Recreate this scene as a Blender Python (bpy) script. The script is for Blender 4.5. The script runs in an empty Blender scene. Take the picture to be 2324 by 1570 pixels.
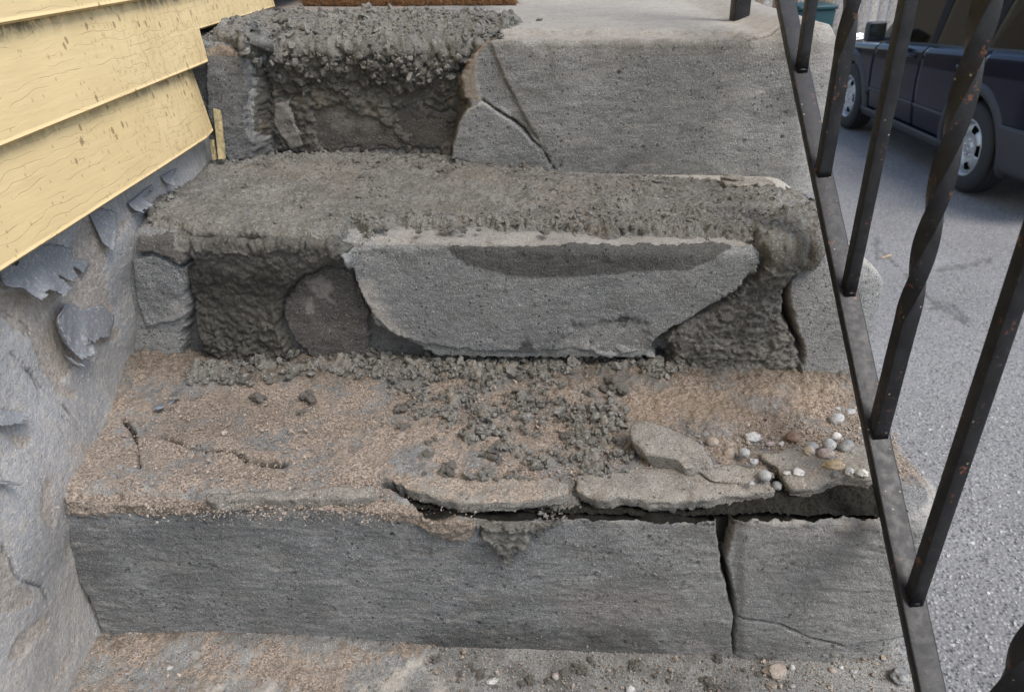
import bpy, bmesh, math, random
import numpy as np
from mathutils import Vector, Matrix

random.seed(7)
RNG = np.random.default_rng(7)
F32 = np.float32
SC = bpy.context.scene
COL = SC.collection

# ------------------------------------------------------------------ camera
# camera solved from the photograph's vanishing points (photo measured 2324 x 1570)
FPX, CX, CY = 1640.0, 1162.0, 785.0
_dd = np.array([148.0, 2875.0, 1640.0]); _dd /= np.linalg.norm(_dd)
_dy = np.array([28.0, -935.0, 1640.0]); _dy -= _dd * (_dd @ _dy); _dy /= np.linalg.norm(_dy)
_dx = np.cross(_dd, _dy); _dx /= np.linalg.norm(_dx)
W2C = np.stack([_dx, _dy, -_dd], 1)
CAM = np.array([0.0, 0.0, 0.668])
right = W2C.T @ np.array([1.0, 0, 0]); up = W2C.T @ np.array([0, -1.0, 0]); back = -(W2C.T @ np.array([0, 0, 1.0]))
cam_data = bpy.data.cameras.new('camera')
cam = bpy.data.objects.new('camera', cam_data); COL.objects.link(cam)
m = Matrix.Identity(4)
for i in range(3):
    m[i][0], m[i][1], m[i][2], m[i][3] = right[i], up[i], back[i], CAM[i]
cam.matrix_world = m
cam_data.sensor_width = 36.0
cam_data.lens = FPX / 2324.0 * 36.0
cam_data.clip_start = 0.02
cam_data.clip_end = 500.0
cam_data.dof.use_dof = True
cam_data.dof.focus_distance = 0.80
cam_data.dof.aperture_fstop = 12.0
SC.camera = cam

# ------------------------------------------------------------------ sky, sun, exposure
SUN_EL, SUN_AZ = math.radians(56), math.radians(126)      # azimuth clockwise from +Y: sun from front right
world = bpy.data.worlds.new('World'); SC.world = world
world.use_nodes = True
wn = world.node_tree
for n in list(wn.nodes): wn.nodes.remove(n)
sky = wn.nodes.new('ShaderNodeTexSky'); sky.sky_type = 'NISHITA'; sky.sun_disc = False
sky.sun_elevation = SUN_EL; sky.sun_rotation = SUN_AZ
sky.air_density = 1.0; sky.dust_density = 1.8; sky.ozone_density = 0.8
bg = wn.nodes.new('ShaderNodeBackground'); bg.inputs['Strength'].default_value = 0.125
wo = wn.nodes.new('ShaderNodeOutputWorld')
wn.links.new(sky.outputs[0], bg.inputs[0]); wn.links.new(bg.outputs[0], wo.inputs[0])
sl = bpy.data.lights.new('sun', 'SUN'); sl.energy = 1.35; sl.angle = math.radians(32); sl.color = (1.0, 0.965, 0.91)
so = bpy.data.objects.new('sun', sl); COL.objects.link(so)
sdir = Vector((math.sin(SUN_AZ) * math.cos(SUN_EL), math.cos(SUN_AZ) * math.cos(SUN_EL), math.sin(SUN_EL)))
so.rotation_euler = sdir.to_track_quat('Z', 'Y').to_euler(); so.location = (3, -3, 6)
SC.view_settings.view_transform = 'Standard'; SC.view_settings.look = 'None'
SC.view_settings.gamma = 1.0; SC.view_settings.exposure = 1.15
SC.view_settings.use_curve_mapping = False
SC.render.engine = 'CYCLES'
SC.cycles.max_bounces = 6

# ------------------------------------------------------------------ measuring helpers
def proj(P):
    c = (np.asarray(P, dtype=np.float64) - CAM) @ W2C.T
    return np.stack([CX + FPX * c[..., 0] / c[..., 2], CY + FPX * c[..., 1] / c[..., 2]], -1)
def ray(px, py): return W2C.T @ np.array([px - CX, py - CY, FPX])
def onz(px, py, zf):
    r = ray(px, py)
    z = zf(0.0) if callable(zf) else zf
    for _ in range(12):
        p = CAM + r * ((z - CAM[2]) / r[2])
        if not callable(zf): break
        z = zf(p[0])
    return p
def ony(px, py, yf):
    r = ray(px, py)
    y = yf(0.0) if callable(yf) else yf
    for _ in range(12):
        p = CAM + r * (y / r[1])
        if not callable(yf): break
        y = yf(p[0])
    return p
def onx(px, py, x):
    r = ray(px, py); return CAM + r * (x / r[0])

# ------------------------------------------------------------------ noise
_pr = np.random.default_rng(3)
PERM = np.concatenate([_pr.permutation(256)] * 2).astype(np.int32)
_g = _pr.normal(size=(256, 3)); GRAD = (_g / np.linalg.norm(_g, axis=1, keepdims=True)).astype(F32)
WPT = _pr.random((256, 3)).astype(F32)
def perlin(P):
    P = P.astype(F32); sh = P.shape[:-1]; P = P.reshape(-1, 3)
    fl = np.floor(P); I = fl.astype(np.int32); f = P - fl
    u = f * f * f * (f * (f * 6 - 15) + 10)
    out = np.zeros(len(P), F32)
    for dx in (0, 1):
        wx = u[:, 0] if dx else 1 - u[:, 0]
        a = PERM[(I[:, 0] + dx) & 255]
        for dy in (0, 1):
            wy = u[:, 1] if dy else 1 - u[:, 1]
            b = PERM[(a + I[:, 1] + dy) & 255]
            for dz in (0, 1):
                wz = u[:, 2] if dz else 1 - u[:, 2]
                g = GRAD[PERM[(b + I[:, 2] + dz) & 255]]
                out += wx * wy * wz * (g[:, 0] * (f[:, 0] - dx) + g[:, 1] * (f[:, 1] - dy) + g[:, 2] * (f[:, 2] - dz))
    return (out * 1.6).reshape(sh)
def fbm(P, s, o=4, ofs=0.0, gain=0.5):
    r = 0; a = 1.0; t = 0.0
    for k in range(o):
        r = r + a * perlin(P * (s * 2.03 ** k) + (ofs + 17.3 * k)); t += a; a *= gain
    return r / t
def ridged(P, s, o=3, ofs=0.0):
    r = 0; a = 1.0; t = 0.0
    for k in range(o):
        r = r + a * (1 - np.abs(perlin(P * (s * 2.03 ** k) + (ofs + 11.7 * k))) * 1.8); t += a; a *= 0.5
    return r / t
def worley(P, s, ofs=0.0):
    P = (P * s + ofs).astype(F32); sh = P.shape[:-1]; P = P.reshape(-1, 3)
    fl = np.floor(P); I = fl.astype(np.int32); f = P - fl
    f1 = np.full(len(P), 9.0, F32); f2 = f1.copy(); cid = np.zeros(len(P), np.int32)
    for dx in (-1, 0, 1):
        a = PERM[(I[:, 0] + dx) & 255]
        for dy in (-1, 0, 1):
            b = PERM[(a + I[:, 1] + dy) & 255]
            for dz in (-1, 0, 1):
                h = PERM[(b + I[:, 2] + dz) & 255]
                q = WPT[h]
                d = (q[:, 0] + dx - f[:, 0]) ** 2 + (q[:, 1] + dy - f[:, 1]) ** 2 + (q[:, 2] + dz - f[:, 2]) ** 2
                nearer = d < f1
                f2 = np.where(nearer, f1, np.minimum(f2, d)); cid = np.where(nearer, h, cid); f1 = np.where(nearer, d, f1)
    return np.sqrt(f1).reshape(sh), np.sqrt(f2).reshape(sh), cid.reshape(sh)
def sst(a, b, x):
    t = np.clip((x - a) / (b - a), 0, 1); return t * t * (3 - 2 * t)
def sdpoly(Q, poly):
    """signed distance (negative inside), Q (...,2)"""
    sh = Q.shape[:-1]; Q = Q.reshape(-1, 2).astype(F32); poly = np.array(poly, F32)
    lo, hi = poly.min(0) - 60, poly.max(0) + 60
    res = np.full(len(Q), 60.0, F32)
    sel = np.where(((Q > lo) & (Q < hi)).all(1))[0]
    q = Q[sel]; d2 = np.full(len(q), 1e9, F32); ins = np.zeros(len(q), bool)
    n = len(poly)
    for i in range(n):
        a, b = poly[i], poly[(i + 1) % n]; e = b - a; w = q - a
        t = np.clip((w @ e) / max(e @ e, 1e-6), 0, 1)
        d2 = np.minimum(d2, ((w - t[:, None] * e) ** 2).sum(1))
        c = ((a[1] <= q[:, 1]) != (b[1] <= q[:, 1]))
        if e[1] != 0: ins ^= c & (q[:, 0] < a[0] + (q[:, 1] - a[1]) / e[1] * e[0])
    res[sel] = np.sqrt(d2) * np.where(ins, -1, 1)
    return res.reshape(sh)
def dline(Q, pts, wid):
    """distance to a polyline minus its local half width"""
    sh = Q.shape[:-1]; Q = Q.reshape(-1, 2).astype(F32); pts = np.array(pts, F32)
    if np.isscalar(wid): wid = [wid] * len(pts)
    lo, hi = pts.min(0) - 50, pts.max(0) + 50
    res = np.full(len(Q), 50.0, F32)
    sel = np.where(((Q > lo) & (Q < hi)).all(1))[0]; q = Q[sel]
    d = np.full(len(q), 50.0, F32)
    for i in range(len(pts) - 1):
        a, b = pts[i], pts[i + 1]; e = b - a; w = q - a
        t = np.clip((w @ e) / max(e @ e, 1e-6), 0, 1)
        dd = np.sqrt(((w - t[:, None] * e) ** 2).sum(1)) - (wid[i] * (1 - t) + wid[i + 1] * t)
        d = np.minimum(d, dd)
    res[sel] = d
    return res.reshape(sh)

# ------------------------------------------------------------------ mesh helpers
def link(name, me, mat=None, parent=None):
    o = bpy.data.objects.new(name, me); COL.objects.link(o)
    if mat is not None and me is not None and not me.materials: me.materials.append(mat)
    if parent is not None: o.parent = parent
    return o
def tag(o, label=None, cat=None, group=None, kind=None):
    if label: o['label'] = label
    if cat: o['category'] = cat
    if group: o['group'] = group
    if kind: o['kind'] = kind
    return o
def empty(name, loc=(0, 0, 0)):
    o = bpy.data.objects.new(name, None); COL.objects.link(o); o.location = loc; o.empty_display_size = 0.05
    return o
def np_mesh(name, V, Fq, attrs=None, smooth=True):
    """Fq: (n,3) or (n,4) int array"""
    me = bpy.data.meshes.new(name)
    V = np.asarray(V, F32).reshape(-1, 3); Fq = np.asarray(Fq, np.int32); k = Fq.shape[1]
    me.vertices.add(len(V)); me.vertices.foreach_set('co', V.ravel())
    me.loops.add(Fq.size); me.loops.foreach_set('vertex_index', Fq.ravel())
    me.polygons.add(len(Fq)); me.polygons.foreach_set('loop_start', np.arange(0, Fq.size, k, dtype=np.int32))
    me.polygons.foreach_set('use_smooth', np.full(len(Fq), smooth, bool))
    me.update(calc_edges=True)
    for nm, a in (attrs or {}).items():
        at = me.attributes.new(nm, 'FLOAT', 'POINT'); at.data.foreach_set('value', np.asarray(a, F32).ravel())
    return me
def grid_faces(n, m):
    i = np.arange(n * m, dtype=np.int32).reshape(n, m)
    return np.stack([i[:-1, :-1], i[1:, :-1], i[1:, 1:], i[:-1, 1:]], -1).reshape(-1, 4)
def grid_normals(P):
    du = np.gradient(P, axis=0); dv = np.gradient(P, axis=1)
    n = np.cross(du, dv); n /= np.maximum(np.linalg.norm(n, axis=-1, keepdims=True), 1e-9)
    return n
def compact(V, Fq, attrs):
    used = np.zeros(len(V), bool); used[Fq.ravel()] = True
    mp = np.cumsum(used) - 1
    return V[used], mp[Fq], {k: a.ravel()[used] for k, a in attrs.items()}
def emit_grid(name, P, mat, parent=None, attrs=None, keep=None, cut=None):
    n, m = P.shape[:2]; Fq = grid_faces(n, m)
    if cut is not None:
        ok = np.ones((n - 1, m - 1), bool); ok[cut[0], cut[1]:] = False; Fq = Fq[ok.ravel()]
    V = P.reshape(-1, 3); attrs = {k: np.asarray(a).ravel() for k, a in (attrs or {}).items()}
    if keep is not None:
        kf = keep.ravel()[Fq].any(1); Fq = Fq[kf]
        V, Fq, attrs = compact(V, Fq, attrs)
    return link(name, np_mesh(name, V, Fq, attrs), mat, parent)
def bm_obj(name, bm, mat, parent=None, smooth=False, bevel=0.0, seg=2):
    if bevel > 0:
        bmesh.ops.bevel(bm, geom=[e for e in bm.edges], offset=bevel, segments=seg, affect='EDGES', profile=0.6)
    me = bpy.data.meshes.new(name); bm.normal_update(); bm.to_mesh(me); bm.free()
    if smooth: me.polygons.foreach_set('use_smooth', [True] * len(me.polygons))
    return link(name, me, mat, parent)
def bm_box(bm, lo, hi):
    x0, y0, z0 = lo; x1, y1, z1 = hi
    v = [bm.verts.new(c) for c in ((x0, y0, z0), (x1, y0, z0), (x1, y1, z0), (x0, y1, z0), (x0, y0, z1), (x1, y0, z1), (x1, y1, z1), (x0, y1, z1))]
    for f in ((3, 2, 1, 0), (4, 5, 6, 7), (0, 1, 5, 4), (1, 2, 6, 5), (2, 3, 7, 6), (3, 0, 4, 7)): bm.faces.new([v[i] for i in f])
def box(name, lo, hi, mat, parent=None, bevel=0.0, seg=2):
    bm = bmesh.new(); bm_box(bm, lo, hi); return bm_obj(name, bm, mat, parent, bevel > 0, bevel, seg)
_ico = {}
def ico(sub):
    if sub not in _ico:
        bm = bmesh.new(); bmesh.ops.create_icosphere(bm, subdivisions=sub, radius=1.0)
        V = np.array([v.co[:] for v in bm.verts]); Fq = np.array([[v.index for v in f.verts] for f in bm.faces]); bm.free()
        _ico[sub] = (V, Fq)
    return _ico[sub]
def rot_rand(rng):
    q = rng.normal(size=4); q /= np.linalg.norm(q); w, x, y, z = q
    return np.array([[1 - 2 * (y * y + z * z), 2 * (x * y - z * w), 2 * (x * z + y * w)], [2 * (x * y + z * w), 1 - 2 * (x * x + z * z), 2 * (y * z - x * w)], [2 * (x * z - y * w), 2 * (y * z + x * w), 1 - 2 * (x * x + y * y)]])
OCT = (np.array([(1, 0, 0), (-1, 0, 0), (0, 1, 0), (0, -1, 0), (0, 0, 1), (0, 0, -1)], float), np.array([(0, 2, 4), (2, 1, 4), (1, 3, 4), (3, 0, 4), (2, 0, 5), (1, 2, 5), (3, 1, 5), (0, 3, 5)]))
def lumps(name, pts, sizes, mat, sub=1, rough=0.35, parent=None, flat=0.7, seed=1, smooth=False, freq=1.6, variants=24):
    """many small irregular lumps joined as one mesh"""
    rng = np.random.default_rng(seed); V0, F0 = ico(sub) if sub > 0 else OCT; nv = len(V0)
    var = []
    for k in range(variants):
        ofs = rng.random(3) * 90
        d = 1 + rough * 2.0 * fbm(V0 + ofs, freq, 2)
        v = V0 * d[:, None]
        for _ in range(5):
            nrm = rng.normal(size=3); nrm /= np.linalg.norm(nrm); kk = rng.uniform(.5, .8); qq = v @ nrm; v = v - np.maximum(0, qq - kk)[:, None] * nrm
        v = v * np.array([1, rng.uniform(.6, 1), rng.uniform(.5, 1) * flat]); var.append(v)
    var = np.array(var); n = len(pts)
    V = np.empty((n, nv, 3), F32)
    for i in range(n):
        V[i] = (var[rng.integers(variants)] @ rot_rand(rng).T) * sizes[i] + pts[i]
    Fq = (F0[None] + (np.arange(n) * nv)[:, None, None]).reshape(-1, 3)
    return link(name, np_mesh(name, V, Fq, smooth=smooth), mat, parent)

# ------------------------------------------------------------------ materials
class NT:
    def __init__(s, name):
        s.mat = bpy.data.materials.new(name); s.mat.use_nodes = True; s.t = s.mat.node_tree
        for n in list(s.t.nodes): s.t.nodes.remove(n)
        s.out = s.t.nodes.new('ShaderNodeOutputMaterial')
    def n(s, typ, ins=None, **props):
        nd = s.t.nodes.new('ShaderNode' + typ)
        for k, v in props.items(): setattr(nd, k, v)
        for k, v in (ins or {}).items():
            sk = nd.inputs[k]
            if isinstance(v, bpy.types.NodeSocket): s.t.links.new(v, sk)
            elif isinstance(v, bpy.types.Node): s.t.links.new(v.outputs[0], sk)
            else:
                if sk.type == 'RGBA' and len(v) == 3: v = (*v, 1)
                sk.default_value = v
        return nd
    def coord(s, scale=(1, 1, 1)):
        tc = s.n('TexCoord')
        return s.n('Mapping', {0: tc.outputs['Object'], 3: scale}).outputs[0]
    def noise(s, vec, scale, detail=4, rough=.55, dist=0.0):
        return s.n('TexNoise', {'Vector': vec, 'Scale': scale, 'Detail': detail, 'Roughness': rough, 'Distortion': dist}).outputs['Fac']
    def voro(s, vec, scale, out='Distance', feature='F1', rnd=1.0):
        return s.n('TexVoronoi', {'Vector': vec, 'Scale': scale, 'Randomness': rnd}, feature=feature).outputs[out]
    def ramp(s, fac, a, b, lo=0.0, hi=1.0):
        return s.n('MapRange', {0: fac, 1: a, 2: b, 3: lo, 4: hi}, interpolation_type='SMOOTHSTEP').outputs[0]
    def mix(s, fac, a, b, mode='MIX'):
        nd = s.t.nodes.new('ShaderNodeMix'); nd.data_type = 'RGBA'; nd.blend_type = mode; nd.clamp_factor = True
        for idx, v in ((0, fac), (6, a), (7, b)):
            sk = nd.inputs[idx]
            if isinstance(v, bpy.types.NodeSocket): s.t.links.new(v, sk)
            elif idx == 0: sk.default_value = v
            else: sk.default_value = (*v, 1) if len(v) == 3 else v
        return nd.outputs[2]
    def math(s, op, a, b=0.0, c=0.0):
        return s.n('Math', {0: a, 1: b, 2: c}, operation=op).outputs[0]
    def attr(s, nm): return s.n('Attribute', attribute_name=nm).outputs['Fac']
    def bump(s, h, strength, dist, prev=None):
        ins = {'Height': h, 'Strength': strength, 'Distance': dist}
        if prev is not None: ins['Normal'] = prev
        return s.n('Bump', ins).outputs[0]
    def bsdf(s, color, rough=.8, normal=None, metal=0.0, spec=.5, **kw):
        ins = {'Base Color': color, 'Roughness': rough, 'Metallic': metal, 'Specular IOR Level': spec}
        if normal is not None: ins['Normal'] = normal
        ins.update(kw)
        b = s.n('BsdfPrincipled', ins); s.t.links.new(b.outputs[0], s.out.inputs[0]); return s.mat
def plain(name, col, rough=.5, metal=0.0, var=.15, bump=0.0, scale=60, spec=.5):
    t = NT(name); v = t.coord(); n = t.noise(v, scale, 4)
    c = t.mix(t.ramp(n, .3, .7), [x * (1 - var) for x in col], [min(1, x * (1 + var)) for x in col])
    nm = t.bump(n, bump, .01) if bump else None
    return t.bsdf(c, rough, nm, metal, spec)

def masonry(name, base, base2, speck=1.0, sandcol=(.292, .238, .190), fine=1.0):
    """old cement: speckled, with sand / wet / pale / dark / rust masks carried by the mesh"""
    t = NT(name); v = t.coord()
    big = t.noise(v, 9, 5, .6); mid = t.noise(v, 60, 4, .65)
    streak = t.noise(t.coord((1, 1, 7)), 34, 6, .7)
    c = t.mix(t.ramp(big, .35, .68), base, base2)
    c = t.mix(t.math('MULTIPLY', t.ramp(streak, .48, .66), .55), c, [x * .5 for x in base])
    c = t.mix(t.math('MULTIPLY', t.ramp(streak, .46, .32), .45), c, [min(1, x * 1.3) for x in base2])
    blotch = t.noise(t.coord((1, 1, 1.7)), 17, 6, .68, .6)
    c = t.mix(t.math('MULTIPLY', t.ramp(blotch, .50, .66), .45), c, [base[0] * .62, base[1] * .60, base[2] * .55])
    c = t.mix(t.math('MULTIPLY', t.ramp(blotch, .44, .33), .4), c, [min(1, x * 1.25) for x in base2])
    c = t.mix(t.math('MULTIPLY', t.ramp(mid, .55, .8), .3), c, [min(1, x * 1.55) for x in base2])
    g = t.voro(v, 520, 'Color'); gs = t.n('SeparateColor', {0: g}).outputs[0]; gd = t.voro(v, 520)
    grain = t.noise(v, 800, 2, .7)
    inside = t.ramp(gd, .5, .25)
    c = t.mix(t.math('MULTIPLY', t.math('MULTIPLY', t.ramp(gs, .80, .86), inside), .75 * speck), c, (.035, .033, .03))
    c = t.mix(t.math('MULTIPLY', t.math('MULTIPLY', t.ramp(gs, .17, .12), inside), .65 * speck), c, (.55, .53, .49))
    g2 = t.voro(v, 210, 'Color'); g2s = t.n('SeparateColor', {0: g2}).outputs[1]; g2d = t.voro(v, 210)
    c = t.mix(t.math('MULTIPLY', t.math('MULTIPLY', t.ramp(g2s, .90, .92), t.ramp(g2d, .40, .28)), .8 * speck), c, (.05, .04, .035))
    c = t.mix(t.ramp(grain, .42, .70, .0, .62), c, [x * .38 for x in base], 'MIX')
    c = t.mix(t.ramp(grain, .44, .28, .0, .5), c, [min(1, x * 1.8) for x in base2], 'MIX')
    # masks; wet also carries the painted shade of the hollow
    pale = t.attr('pale'); dark = t.attr('dark'); wet = t.attr('wet'); sand = t.attr('sand'); rust = t.attr('rust')
    brk = t.noise(v, 130, 4, .7)
    c = t.mix(t.math('MULTIPLY', pale, t.ramp(brk, .3, .6, .45, 1)), c, (.50, .46, .40))
    sg = t.n('SeparateColor', {0: t.voro(v, 700, 'Color')}).outputs[0]
    sc = t.mix(sg, [x * .42 for x in sandcol], [x * 1.6 for x in sandcol])
    sc = t.mix(t.math('MULTIPLY', t.ramp(t.noise(v, 25, 3), .45, .7), .55), sc, (.25, .21, .165))
    smask = t.ramp(t.math('ADD', sand, t.math('MULTIPLY', t.math('SUBTRACT', brk, .5), 1.1)), .38, .62)
    c = t.mix(smask, c, sc)
    c = t.mix(rust, c, (.21, .145, .085))
    c = t.mix(t.math('MULTIPLY', wet, .95), c, t.mix(.88, c, (.27, .26, .235), 'MULTIPLY'))
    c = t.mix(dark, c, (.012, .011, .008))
    h = t.math('ADD', t.math('MULTIPLY', grain, .6), t.math('MULTIPLY', t.noise(v, 300, 3, .7), .8))
    nm = t.bump(h, .9 * fine, .0032)
    nm = t.bump(t.math('MULTIPLY', sg, smask), .5, .0016, nm)
    ro = t.ramp(wet, 0, 1, .9, .55)
    return t.bsdf(c, ro, nm, 0, .3)
M = {}
M['concrete'] = masonry('old_concrete', (.238, .239, .228), (.325, .321, .302))
M['concrete_dark'] = masonry('grey_concrete', (.205, .207, .202), (.285, .285, .275))
M['slab'] = masonry('facing_cement', (.22, .225, .22), (.27, .27, .26))
M['broken'] = masonry('broken_slab_concrete', (.27, .25, .215), (.36, .335, .29), sandcol=(.33, .275, .22))
M['stone'] = masonry('brown_stone', (.125, .118, .105), (.18, .165, .145))
def mortar_mat(name, a, b, rough=.62):
    t = NT(name); v = t.coord()
    c = t.mix(t.ramp(t.noise(v, 30, 5, .6), .3, .7), a, b)
    sp = t.n('SeparateColor', {0: t.voro(v, 600, 'Color')}).outputs[0]
    c = t.mix(t.math('MULTIPLY', t.ramp(sp, .86, .9), .6), c, (.33, .32, .27))
    c = t.mix(t.math('MULTIPLY', t.ramp(sp, .14, .1), .6), c, (.03, .03, .026))
    c = t.mix(t.math('MULTIPLY', t.attr('sand'), t.ramp(t.noise(v, 140, 4, .7), .35, .6)), c, (.30, .235, .17))
    c = t.mix(t.math('MULTIPLY', t.attr('wet'), .95), c, t.mix(.95, c, (.33, .32, .28), 'MULTIPLY'))
    h = t.math('ADD', t.noise(v, 330, 4, .7), t.math('MULTIPLY', t.noise(v, 900, 2, .7), .5))
    nm = t.bump(h, .8, .0028)
    return t.bsdf(c, t.ramp(t.noise(v, 90, 3), .3, .7, rough - .12, rough + .15), nm, 0, .4)
M['mortar'] = mortar_mat('wet_mortar', (.128, .122, .107), (.228, .218, .194))
M['crumb'] = mortar_mat('mortar_crumb', (.126, .119, .104), (.218, .208, .184), .7)
def stone_mat(name, a, b, scale=90, rough=.75):
    t = NT(name); v = t.coord()
    c = t.mix(t.ramp(t.noise(v, scale, 5, .65), .35, .65), a, b)
    c = t.mix(t.math('MULTIPLY', t.ramp(t.noise(v, scale * 5, 3), .5, .7), .6), c, [x * .42 for x in a])
    c = t.mix(t.math('MULTIPLY', t.ramp(t.noise(v, scale * 2.3, 4, .7), .52, .68), .55), c, (.26, .215, .17))
    return t.bsdf(c, rough, t.bump(t.noise(v, scale * 4, 4, .7), .5, .002), 0, .4)
M['peb_white'] = stone_mat('white_pebble', (.40, .395, .375), (.60, .59, .56))
M['peb_grey'] = stone_mat('grey_pebble', (.26, .265, .26), (.42, .42, .41))
M['peb_dark'] = stone_mat('dark_pebble', (.10, .105, .105), (.30, .30, .29), 60)
M['peb_tan'] = stone_mat('tan_pebble', (.27, .22, .175), (.40, .34, .28))
M['peb_rust'] = stone_mat('rust_pebble', (.15, .085, .055), (.27, .19, .14), 70)
M['peb_pink'] = stone_mat('pink_pebble', (.30, .245, .22), (.44, .385, .35))
M['peb_cream'] = stone_mat('cream_pebble', (.46, .39, .29), (.60, .53, .42))
M['peb_ochre'] = stone_mat('ochre_stone', (.36, .25, .12), (.54, .45, .32), 70)
M['slate'] = stone_mat('slate', (.10, .115, .135), (.20, .22, .245))
t = NT('sand_grain'); v = t.coord()
sgr = t.n('SeparateColor', {0: t.voro(v, 420, 'Color')}).outputs[0]
M['grain'] = t.bsdf(t.mix(sgr, (.14, .11, .085), (.43, .36, .295)), .9)

# siding paint
t = NT('yellow_siding'); v = t.coord()
yy = t.n('SeparateXYZ', {0: v})
w1 = t.noise(t.coord((1, 9, 14)), 1.0, 3, .55); w2 = t.noise(t.coord((1, 38, 60)), 1.0, 2)
ph = t.math('ADD', t.math('MULTIPLY', yy.outputs[2], 125.0), t.math('ADD', t.math('MULTIPLY', w1, 4.2), t.math('MULTIPLY', w2, .4)))
line = t.math('ABSOLUTE', t.math('SUBTRACT', t.math('FRACT', ph), .5))
seg = t.ramp(t.noise(t.coord((1, 11, 85)), 1.0, 2), .46, .56)
groove = t.math('MULTIPLY', t.ramp(line, .06, .01), seg)
c = t.mix(t.ramp(t.noise(v, 8, 3), .3, .7), (.60, .455, .232), (.655, .505, .265))
c = t.mix(t.math('MULTIPLY', groove, .38), c, (.34, .25, .12))
wear = t.ramp(yy.outputs[1], .50, 1.05)
sp = t.n('SeparateColor', {0: t.voro(t.coord((1, 1, .6)), 150, 'Color')}).outputs[0]
sd = t.voro(t.coord((1, 1, .6)), 150)
wob = t.math('ADD', sd, t.math('MULTIPLY', t.math('SUBTRACT', t.noise(v, 420, 3), .5), .35))
dot = t.math('MULTIPLY', t.math('LESS_THAN', t.math('ADD', sp, t.ramp(wear, 0, 1, .0, -.07)), .012), t.ramp(wob, .40, .30))
sv2 = t.coord((1, 1, .62)); sp2 = t.n('SeparateColor', {0: t.voro(sv2, 290, 'Color')}).outputs[1]; sd2 = t.voro(sv2, 290)
wob2 = t.math('ADD', sd2, t.math('MULTIPLY', t.math('SUBTRACT', t.noise(v, 800, 2), .5), .3))
dot2 = t.math('MULTIPLY', t.math('LESS_THAN', t.math('ADD', sp2, t.ramp(wear, 0, 1, .0, -.16)), .05), t.ramp(wob2, .38, .26))
c = t.mix(t.math('MULTIPLY', dot2, .55), c, (.30, .20, .09))
halo = t.math('MULTIPLY', t.math('LESS_THAN', t.math('ADD', sp2, t.ramp(wear, 0, 1, 0, -.2)), -.02), t.math('MULTIPLY', t.ramp(sd2, .62, .55), t.ramp(sd2, .38, .5)))
c = t.mix(t.math('MULTIPLY', halo, .35), c, (.36, .25, .11))
c = t.mix(t.math('MULTIPLY', dot, .65), c, (.16, .10, .05))
blot = t.math('MULTIPLY', t.ramp(t.noise(t.coord((1, 1, .45)), 120, 4, .7), .56, .68), t.ramp(wear, .2, 1))
c = t.mix(t.math('MULTIPLY', blot, .5), c, (.40, .28, .14))
strk = t.math('MULTIPLY', t.ramp(t.noise(t.coord((1, 1, .10)), 150, 4, .7), .50, .66), t.ramp(wear, .55, 1))
c = t.mix(t.math('MULTIPLY', strk, .45), c, (.36, .26, .15))
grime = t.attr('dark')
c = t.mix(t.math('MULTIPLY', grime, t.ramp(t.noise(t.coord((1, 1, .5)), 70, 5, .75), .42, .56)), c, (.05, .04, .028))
nm = t.bump(t.math('MULTIPLY', groove, -1.0), .35, .0008)
nm = t.bump(t.noise(t.coord((1, 14, 110)), 1.0, 4, .6), .30, .0022, nm)
nm = t.bump(t.noise(v, 260, 3), .10, .001, nm)
M['siding'] = t.bsdf(c, t.ramp(t.noise(v, 60, 3), .3, .7, .5, .75), nm, 0, .3)
# foundation paint
t = NT('peeling_paint_wall'); v = t.coord(); bare = t.attr('bare')
edge = t.noise(v, 45, 5, .7); n2 = t.noise(v, 170, 4, .75); n3 = t.noise(v, 420, 3, .7)
vs = t.noise(t.coord((1, 1.0, .35)), 200, 3, .65)
paint = t.mix(t.ramp(t.noise(v, 12, 4), .3, .7), (.255, .262, .266), (.375, .377, .376))
paint = t.mix(t.math('MULTIPLY', t.ramp(vs, .5, .66), .6), paint, (.47, .425, .365))
paint = t.mix(t.math('MULTIPLY', t.ramp(t.noise(v, 25, 5, .7), .52, .68), .5), paint, (.40, .36, .31))
paint = t.mix(t.math('MULTIPLY', t.ramp(n3, .56, .70), .5), paint, (.12, .125, .13))
paint = t.mix(t.math('MULTIPLY', t.ramp(vs, .44, .3), .3), paint, (.18, .185, .19))
br = t.mix(t.ramp(n2, .3, .7), (.27, .24, .208), (.44, .395, .345))
br = t.mix(t.math('MULTIPLY', t.ramp(n3, .5, .7), .5), br, (.12, .10, .085))
bm_ = t.ramp(t.math('ADD', bare, t.math('MULTIPLY', t.math('SUBTRACT', edge, .5), .5)), .46, .54)
c = t.mix(bm_, paint, br)
c = t.mix(t.math('MULTIPLY', t.attr('dust'), t.ramp(n2, .35, .65, .25, .75)), c, (.43, .375, .32))
c = t.mix(t.attr('dark'), c, (.03, .028, .024))
sp5 = t.n('SeparateColor', {0: t.voro(t.coord((1, 1, .8)), 380, 'Color')}).outputs[0]; sd5 = t.ramp(t.voro(t.coord((1, 1, .8)), 380), .55, .3)
c = t.mix(t.math('MULTIPLY', t.math('MULTIPLY', t.ramp(sp5, .78, .82), sd5), .7), c, (.50, .455, .40))
c = t.mix(t.math('MULTIPLY', t.math('MULTIPLY', t.ramp(sp5, .14, .11), sd5), .4), c, (.16, .16, .16))
nm = t.bump(t.math('ADD', t.math('MULTIPLY', n3, .9), n2), .6, .0035)
nm = t.bump(bm_, -.6, .002, nm)
M['wallpaint'] = t.bsdf(c, .8, nm, 0, .3)
t = NT('paint_flake'); v = t.coord()
c = t.mix(t.ramp(t.noise(v, 300, 3, .7), .5, .7), (.19, .198, .208), (.36, .345, .32))
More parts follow.
